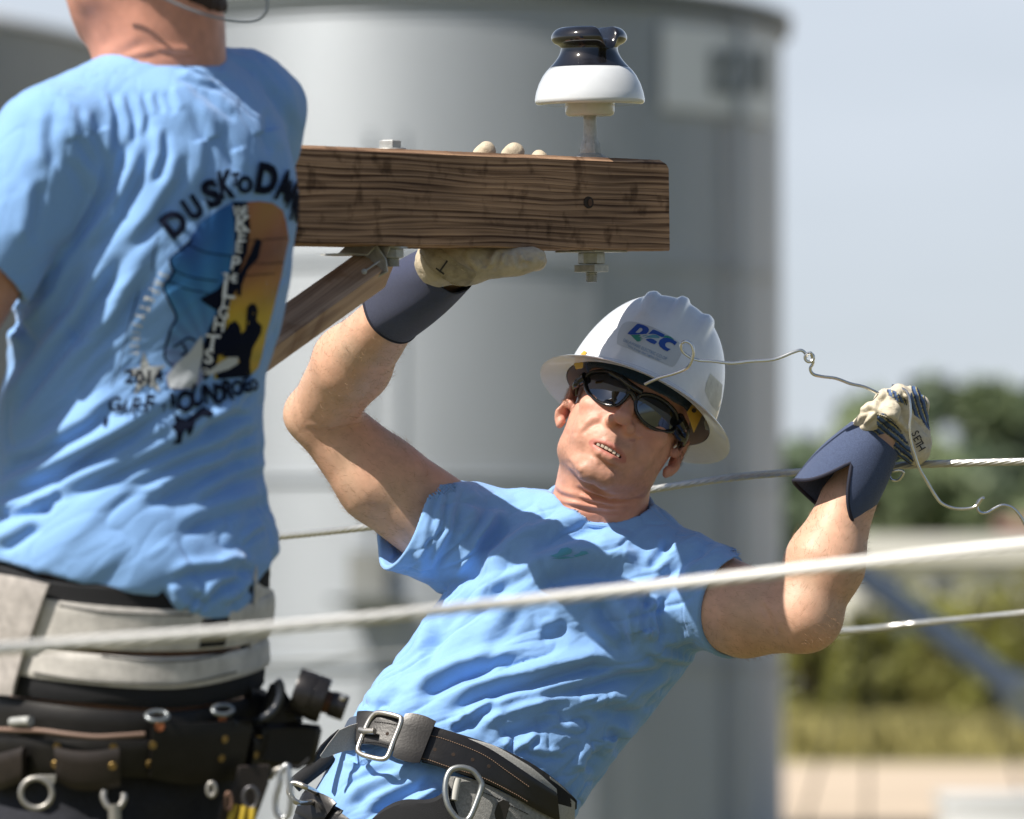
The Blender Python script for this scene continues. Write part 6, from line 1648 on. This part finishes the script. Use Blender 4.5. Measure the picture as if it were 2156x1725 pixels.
blk_ = [poly(Zp([(720, 282), (800, 285), (815, 420), (800, 560), (760, 660), (745, 760), (700, 830), (680, 1000), (650, 1100), (625, 1200), (570, 1260), (548, 1190), (560, 1060), (600, 960), (640, 880), (560, 830), (545, 810), (640, 760), (700, 680), (735, 560), (735, 420)])),
        poly(Zp([(745, 700), (820, 560), (850, 480), (880, 500), (860, 590), (800, 660), (770, 740), (765, 800), (745, 790)])),
        poly([tuple(p) for p in Zp([(800, 860), (820, 838), (845, 840), (858, 875), (850, 930), (880, 960), (875, 1000), (830, 1080), (815, 1150), (820, 1235), (640, 1250), (625, 1200), (660, 1190), (760, 1160), (750, 1130), (680, 1130), (655, 1120), (720, 1060), (790, 980), (795, 920)])]),
        poly(Zp([(700, 950), (735, 930), (760, 960), (770, 1010), (700, 1080), (650, 1120), (640, 1080), (670, 1010)])),
        poly(Zp([(400, 1430), (430, 1460), (470, 1470), (560, 1400), (620, 1430), (600, 1460), (560, 1450), (520, 1480), (500, 1540), (480, 1560), (470, 1520), (450, 1550), (440, 1600), (390, 1600), (420, 1580), (415, 1540), (385, 1510), (410, 1490)]))]
decal('silhouette', blk_, bv1, OFF * 1.6, M_ink, pr0, 7)
wht_ = [poly(Zp([(360, 1240), (420, 1160), (480, 1110), (555, 1010), (560, 1110), (540, 1200), (520, 1290), (440, 1300), (380, 1300)])), poly(Zp([(650, 1160), (700, 1130), (750, 1130), (748, 1165), (700, 1195), (590, 1230), (580, 1215)]))]
decal('light_shape', wht_, bv1, OFF * 1.7, mat('print_pale', (0.50, 0.54, 0.58), 0.75), pr0, 7)
def letters(name, L, m, lift=3.4):
    for ch, x, y, h, wf, rot, bold in L:
        px_, py_ = zp(x, y); decal(name, [glyph(ch, px_, py_, h, wf, rot, bold)], bv1, OFF * lift, m, pr0, 6)
B = 0.055
letters('letter', [('D', 405, 402, 54, .95, -38, B), ('U', 503, 318, 52, .75, -32, B), ('S', 605, 240, 62, .95, -22, B), ('K', 686, 190, 60, .55, -8, B), ('T', 735, 165, 30, .7, 0, B), ('O', 786, 190, 38, .8, 2, B),
                   ('D', 906, 160, 66, .72, 10, B), ('A', 1000, 195, 66, .45, 14, B), ('W', 1046, 250, 60, .35, 16, B), ('N', 1068, 320, 56, .3, 18, B)], M_ink)
Bw = 0.018
letters('letter', [('W', 748, 335, 22, .7, 3, Bw), ('E', 785, 335, 22, .8, 3, Bw), ('K', 776, 402, 34, 1.0, 4, Bw), ('E', 768, 468, 26, 1.0, 3, Bw), ('E', 752, 528, 24, .9, 3, Bw), ('P', 735, 618, 30, .9, 8, Bw), ('T', 678, 695, 19, .8, 4, Bw), ('H', 705, 698, 19, .8, 4, Bw), ('E', 732, 700, 19, .8, 4, Bw),
                   ('L', 700, 762, 36, 1.2, 6, Bw), ('I', 668, 828, 26, 1.0, 8, Bw), ('G', 668, 885, 26, .9, 8, Bw), ('H', 645, 950, 30, .9, 8, Bw), ('T', 608, 1050, 34, 1.1, 6, Bw), ('S', 590, 1125, 32, 1.0, 6, Bw), ('O', 566, 1205, 13, .9, 6, 0.01), ('N', 590, 1210, 13, .9, 6, 0.01)], M_white, 3.6)
M_cream = mat('print_cream', (0.68, 0.68, 0.62), 0.8)
for i, ch in enumerate('SAFETY'): letters('letter', [(ch, 345 - i * 25, 682 + i * 45, 19, .70, 114 - i * 2, .008)], M_cream)
for i, ch in enumerate('FIRST'): letters('letter', [(ch, 202 - i * 5, 958 + i * 37, 19, .64, 98, .008)], M_cream)
star = []
for i in range(10):
    a = math.pi / 2 + math.pi * i / 5 + .1; r_ = 128 if i % 2 == 0 else 50; star.append((248 + r_ * .95 * math.cos(a), 1225 - r_ * 1.0 * math.sin(a)))
decal('star', [poly(Zp(star))], bv1, OFF, mat('print_star', (0.40, 0.43, 0.44), 0.8), pr0, 7)
B = 0.04
letters('numeral', [('2', 160, 1235, 31, 1.0, 2, B), ('0', 215, 1240, 31, .95, 0, B), ('1', 268, 1240, 31, .9, -3, B), ('4', 318, 1232, 31, .8, -6, B)], M_ink)
letters('letter', [('G', 80, 1390, 34, .9, -4, B), ('A', 135, 1400, 32, .5, 18, B), ('F', 195, 1400, 36, .8, 12, B), ('F', 268, 1385, 38, .8, 10, B), ('T', 345, 1405, 16, .7, 0, B), ('R', 400, 1370, 34, .5, -5, B), ('O', 462, 1370, 48, .75, 6, B), ('U', 530, 1340, 50, .6, 6, B), ('N', 600, 1330, 44, .6, -5, B),
                   ('D', 650, 1335, 44, .5, 0, B), ('R', 695, 1310, 44, .65, -4, B), ('O', 745, 1300, 36, .7, -6, B), ('E', 795, 1280, 32, .7, -8, B), ('O', 832, 1280, 24, .7, -10, B)], M_ink)
decal('ground_line', [pline([(40, 1460), (25, 1510)], 6)], bv1, OFF * 2, M_ink, pr0, 7)

# ------------------------------------------------------------------ belts on the nearer lineman
Vp1, Fp1 = surf(lambda P: t1(P, -4), (-1500, -1100, -480), (-380, 100, 480), 13, smooth=1)
bvt1 = bvh_of(F5.w(Vp1), Fp1); FB1 = 5.97
sup = thing('work_belt', F5.w(A5(272, 1330, 250)), 'wide white leather back support belt with black edging on the nearer lineman', 'belt', 'lineman belts')
def R1(nm, t, b, off, th, m, par, conv=Z3, **kw): return ribbon(nm, conv(t), conv(b), bvt1, off, th, m, par, FB1, **kw)
M_wl = mat('white_leather', (0.58, 0.56, 0.53), 0.62, noise=0.22, nscale=50, bump=0.3, bscale=400)
M_wl2 = mat('grey_white_leather', (0.45, 0.42, 0.40), 0.6, noise=0.25, nscale=60, bump=0.3, bscale=400)
R1('inner_pad', [(-250, 120), (0, 165), (340, 270), (900, 300), (1300, 230), (1560, 120), (1640, 90)], [(-250, 330), (0, 340), (340, 430), (900, 480), (1450, 430), (1620, 300), (1670, 230)], 0.001, 0.012, M_blkf, sup, n=80)
R1('edge_pad', [(-250, 540), (100, 640), (500, 730), (1000, 760), (1300, 730), (1560, 640), (1625, 580)], [(-250, 900), (150, 960), (500, 1000), (1000, 1030), (1400, 960), (1600, 850), (1640, 760)], 0.001, 0.010, M_blkf, sup, n=80)
_, bw1 = R1('upper_band', [(-250, 235), (0, 280), (340, 385), (900, 442), (1300, 430), (1500, 370), (1640, 240), (1680, 180)], [(-250, 560), (0, 585), (340, 650), (800, 690), (1200, 680), (1450, 630), (1620, 530), (1650, 470)], 0.012, 0.005, M_wl, sup, n=110)
_, bw2 = R1('lower_band', [(-250, 620), (0, 650), (340, 690), (800, 725), (1100, 725), (1350, 690), (1540, 610), (1620, 540)], [(-250, 760), (0, 800), (340, 865), (800, 912), (1100, 905), (1400, 835), (1600, 730), (1630, 660)], 0.010, 0.005, M_wl, sup, n=110)
R1('cross_strap', [(90, 232), (210, 255), (342, 292)], [(-30, 620), (90, 640), (232, 640)], 0.020, 0.005, M_wl2, sup, n=20)
R1('cross_strap', [(-20, 600), (100, 612), (235, 625)], [(-60, 930), (40, 945), (150, 950)], 0.018, 0.005, M_wl2, sup, n=20)
R1('gap', [(1140, 500), (1280, 490)], [(1120, 672), (1255, 660)], 0.016, 0.0022, M_blkf, sup, n=10)
stitches('stitching', Z3([(350, 425), (600, 465), (900, 480), (1130, 485)]), bw1, 6, 4, M_stitch, sup, 0.0008, 0.0009)
stitches('stitching', Z3([(600, 725), (850, 752), (1100, 752), (1300, 715), (1480, 650)]), bw2, 6, 4, M_stitch, sup, 0.0008, 0.0009)
stitches('stitching', Z3([(200, 825), (500, 870), (850, 890), (1100, 885), (1400, 815)]), bw2, 6, 4, M_stitch, sup, 0.0008, 0.0009)
tb = thing('tool_belt', F5.w(A5(262, 1560, 260)), 'black leather tool belt with brass rivets, loops and rings below the white belt', 'tool belt', 'lineman belts')
M_blk1 = mat('worn_black_leather', (0.009, 0.008, 0.0075), 0.5, noise=0.35, nscale=40, bump=0.12, bscale=300, spec=0.35)
M_edge = mat('brown_leather_edge', (0.20, 0.13, 0.10), 0.6)
M_brn = mat('dark_brown_leather', (0.022, 0.016, 0.014), 0.55, noise=0.3, nscale=50)
R1('under_belt', [(-250, 900), (0, 945), (300, 1000), (700, 1040), (1100, 1040), (1450, 960), (1640, 860)], [(-250, 1250), (0, 1280), (400, 1330), (900, 1340), (1300, 1320), (1600, 1240), (1700, 1180)], 0.004, 0.010, M_blk1, tb, n=90)
_, btb = R1('strap', [(-250, 1120), (0, 1165), (350, 1190), (700, 1195), (1100, 1200), (1450, 1160), (1700, 1140)], [(-250, 1330), (0, 1380), (350, 1400), (700, 1400), (1100, 1410), (1450, 1370), (1720, 1330)], 0.016, 0.006, M_blk1, tb, n=100)
bar1 = lambda nm, L, r_, m, par, closed=False: make(nm, tube(spline(np.array([F5.w(A5(*Z3([(x, y)])[0], z)) for x, y, z in L]), 6, closed), r_ * U5, 12, closed), m, par)
def z1s(x, y, ex):
    p, n = shoot(bvt1, *Z3([(x, y)])[0]); 
    if p is None: p, n = shoot(bvt1, *Z3([(x, y)])[0], fallback=FB1)
    return (x, y, F5.inv(p)[2] + ex)
bar1('leather_edge', [z1s(x, y, 62) for x, y in ((-60, 1155), (100, 1160), (250, 1165), (400, 1185), (560, 1200), (700, 1195), (850, 1185))], 5, M_edge, tb)
def pouch(nm, top, bot, off, th, par=tb, m=None): return R1(nm, top, bot, off, th, m or M_brn, par, n=26)
_, bp1 = pouch('tool_loop', [(-120, 1250), (0, 1262), (120, 1250), (240, 1215)], [(-120, 1420), (0, 1445), (120, 1450), (240, 1400)], 0.026, 0.008)
_, bp2 = pouch('tool_loop', [(385, 1215), (450, 1235), (560, 1240), (690, 1215)], [(400, 1400), (480, 1445), (600, 1450), (700, 1430)], 0.026, 0.008)
_, bp3 = pouch('rivet_panel', [(860, 1080), (1000, 1095), (1200, 1090), (1370, 1070)], [(845, 1400), (980, 1430), (1150, 1430), (1300, 1410)], 0.024, 0.005, m=M_blk1)
_, bp4 = pouch('tool_loop', [(1370, 1170), (1500, 1165), (1650, 1150), (1760, 1140)], [(1340, 1400), (1480, 1385), (1620, 1360), (1740, 1350)], 0.022, 0.008, m=M_blk1)
M_brass = mat('brass', (0.30, 0.20, 0.07), 0.4, metal=0.75)
def rivet(x, y, bv, r_=0.0042, m=None):
    p, n = shoot(bv, *Z3([(x, y)])[0])
    if p is None: p, n = shoot(bvt1, *Z3([(x, y)])[0], fallback=FB1); p = p + (CAM - p) / np.linalg.norm(CAM - p) * .03
    if n @ (CAM - p) < 0: n = -n
    make('rivet', lathe(p, n, [(r_, 0), (r_, .001), (r_ * .8, .0018), (r_ * .4, .0014), (0, .0012)], 20), m or M_brass, tb)
for x, y, bv in ((338, 1255, btb), (325, 1362, btb), (668, 1260, bp2), (662, 1372, bp2), (898, 1250, bp3), (882, 1358, bp3), (1322, 1215, bp3), (1302, 1325, bp3), (1522, 1200, bp4), (1503, 1305, bp4)): rivet(x, y, bv)
for x, y in ((938, 1140), (1308, 1095)): rivet(x, y, bp3, 0.0055, mat('copper_snap', (0.35, 0.12, 0.05), 0.45, metal=0.6))
for cx, cy, ww in ((925, 1078, 62), (1312, 1042, 58)):
    bar1('snap_ring', [z1s(cx + ww * math.cos(t), cy + 28 * math.sin(t), 66 + 16 * math.sin(t)) for t in np.linspace(0, 6.283, 14, endpoint=False)], 5.0, mat('dull_ring', (0.30, 0.33, 0.35), 0.4, metal=0.8), tb, True)
bar1('hose_loop', [z1s(x, y, 75) for x, y in ((1370, 1125), (1480, 1115), (1560, 1085), (1620, 1030), (1650, 960), (1650, 900), (1630, 865))], 9, mat('black_hose', (0.02, 0.025, 0.035), 0.4), tb)
bar1('bolt', [z1s(x, y, 66) for x, y in ((70, 1115), (120, 1110), (180, 1108))], 10, M_galv, tb)
# seat of the trousers and legs down out of the picture
def sdf_p1(P):
    d = cap(P, A5(258, 1560, -10), A5(252, 1750, -10), 292, 300, e3, .84)
    for s_ in (-1, 1):
        d = smin(d, cap(P, A5(252, 1790, -10) + e1 * s_ * 150, A5(252, 2560, -40) + e1 * s_ * 190, 170, 115), 40)
    return smax(d, P[:, 1] - A5(0, 1490, 0)[1], 6)
Vq, Fq = surf(sdf_p1, (-1700, -2000, -560), (-300, -560, 560), 14, smooth=2)
mesh_np('trousers', F5.w(Vq + normals(Vq, Fq) * (noise3(Vq, 80, 3) * 10 + noise3(Vq, 35, 4) * 3)[:, None]), Fq, mat('black_trousers', (0.012, 0.014, 0.022), 0.9, noise=0.3, nscale=150), m1)
# things hanging from the belt
dr = thing('d_ring', F5.w(A5(*Z3([(215, 1540)])[0], 320)), 'pale round steel ring with triangular tab hanging on black trousers, lower left', 'ring', 'hardware hanging from the tool belt')
M_dull = mat('dull_steel', (0.36, 0.35, 0.33), 0.45, metal=0.75)
rg = lambda nm, cx, cy, rx, ry, r_, z, par, m=M_dull: bar1(nm, [(cx + rx * math.cos(t), cy + ry * math.sin(t), z) for t in np.linspace(0, 6.283, 20, endpoint=False)], r_, m, par, True)
rg('ring', 215, 1532, 92, 88, 6.0, 335, dr)
plate_px('tab', Z3([(215, 1425), (330, 1425), (325, 1470), (295, 1500), (245, 1470)]), 335, 8, M_dull, dr, fr=F5)
sh = thing('shackle', F5.w(A5(*Z3([(670, 1560)])[0], 320)), 'small pale steel shackle hanging centrally below the tool loops', 'shackle', 'hardware hanging from the tool belt')
bar1('bow', [(612, 1515, 318), (610, 1560, 322), (635, 1610, 325), (670, 1630, 326), (705, 1610, 325), (728, 1570, 322), (728, 1535, 318)], 7, M_dull, sh)
bar1('swivel', [(672, 1600, 326), (675, 1660, 326), (678, 1760, 326)], 13, M_dull, sh)
cl = thing('snap_hook', F5.w(A5(*Z3([(1660, 1520)])[0], 200)), 'long steel snap hook hanging at the right side of the tool belt', 'hook', 'hardware hanging from the tool belt')
bar1('hook', [(1690, 1370, 200), (1700, 1450, 205), (1712, 1560, 208), (1700, 1650, 208), (1660, 1680, 206), (1625, 1640, 204), (1622, 1560, 202), (1645, 1470, 202), (1650, 1410, 200)], 6.5, mat('hook_steel', (0.42, 0.44, 0.46), 0.35, metal=0.85), cl, True)
bar1('gate', [(1600, 1400, 180), (1590, 1440, 180), (1620, 1400, 185), (1680, 1380, 190)], 6, M_dull, cl)
bar1('cord', [(1700, 1370, 190), (1760, 1380, 180), (1820, 1330, 170)], 4, M_blkf, cl)
imp = thing('socket_wrench_head', F5.w(A5(*Z3([(1830, 960)])[0], 120)), 'black impact socket with smaller dark drive end poking out of the belt pouch', 'socket', 'tools on the tool belt')
def cyl(nm, a, b, ra, z, prof, m, par):
    p0 = F5.w(A5(*Z3([a])[0], z)); p1 = F5.w(A5(*Z3([b])[0], z)); L = np.linalg.norm(p1 - p0)
    return make(nm, lathe(p0, p1 - p0, [(r_ * ra * U5, h * L) for r_, h in prof], 40), m, par, True, 40)
M_gun = mat('gunmetal', (0.035, 0.033, 0.034), 0.32, metal=0.6, noise=0.4, nscale=60)
cyl('large_socket', (1730, 925), (1912, 990), 49, 120, [(0, 0), (.96, 0), (1, .04), (1, .55), (.97, .56), (.97, .6), (1, .61), (1, .96), (.95, 1), (0, 1)], M_gun, imp)
cyl('collar', (1905, 990), (1950, 1003), 24, 120, [(0, 0), (1, 0), (1, 1), (0, 1)], mat('rusty_collar', (0.10, 0.045, 0.025), 0.5, metal=0.5), imp)
cyl('small_socket', (1945, 1003), (2035, 1035), 27, 120, [(0, 0), (.95, 0), (1, .06), (1, .94), (.93, 1), (0, 1)], M_gun, imp)
make('detent', lathe(F5.w(A5(*Z3([(2018, 972)])[0], 140)), -FW, [(0, .003), (.003, .002), (.0035, 0)], 16), M_bright, imp)
pt_ = [plate_px('pouch', Z3([(1360, 1160), (1480, 1130), (1700, 1120), (1790, 1120), (1880, 1130), (1895, 1160), (1850, 1370), (1700, 1385), (1480, 1360), (1370, 1400)]), 150, 60, M_blk1, tb, 90, fr=F5)]
plate_px('pouch_back', Z3([(1600, 860), (1660, 900), (1720, 1000), (1800, 1130), (1600, 1160), (1500, 1120), (1560, 960)]), 110, 60, M_blk1, tb, 90, fr=F5)
plate_px('holster', Z3([(1400, 1370), (1590, 1360), (1580, 1480), (1500, 1700), (1420, 1800), (1260, 1800), (1300, 1600), (1380, 1480)]), 250, 20, M_brn, tb, 200, fr=F5)
kn = thing('pliers', F5.w(A5(*Z3([(1420, 1650)])[0], 270)), 'yellow handled pliers in the brown holster at the bottom edge', 'pliers', 'tools on the tool belt')
M_yh = mat('yellow_grip', (0.42, 0.30, 0.02), 0.45)
for a, b in (((1385, 1600), (1345, 1760)), ((1440, 1610), (1420, 1760)), ((1490, 1620), (1485, 1760))):
    bar1('handle', [(a[0], a[1], 272), ((a[0] + b[0]) / 2 - 4, (a[1] + b[1]) / 2, 276), (b[0], b[1], 272)], 8, M_yh, kn)
rg('loop', 1475, 1560, 42, 62, 5, 262, tb, mat('dark_ring', (0.10, 0.10, 0.11), 0.4, metal=0.7))
rg('grommet', 1245, 1510, 22, 38, 5, 300, tb, M_dull)
rg('grommet', 1345, 1580, 18, 50, 4, 285, tb, mat('dull_copper', (0.20, 0.12, 0.09), 0.5, metal=0.6))
# eyewear cord curling behind the neck
cd_ = thing('eyewear_cord', F5.w(A5(480, 20, 40)), 'thin grey eyewear cord looping behind the nearer lineman\'s neck at the top edge', 'cord')
make('cord', tube(spline(np.array([F5.w(A5(x, y, z)) for x, y, z in ((200, -70, 190), (300, -30, 200), (350, -2, 190), (400, 20, 175), (440, 33, 150), (470, 40, 120), (510, 45, 100), (540, 42, 90), (557, 28, 85), (563, 8, 80), (552, -10, 75), (520, -30, 60), (470, -50, 40))]), 8), 2.6 * U5, 10), mat('cord_grey', (0.28, 0.31, 0.34), 0.6), cd_)
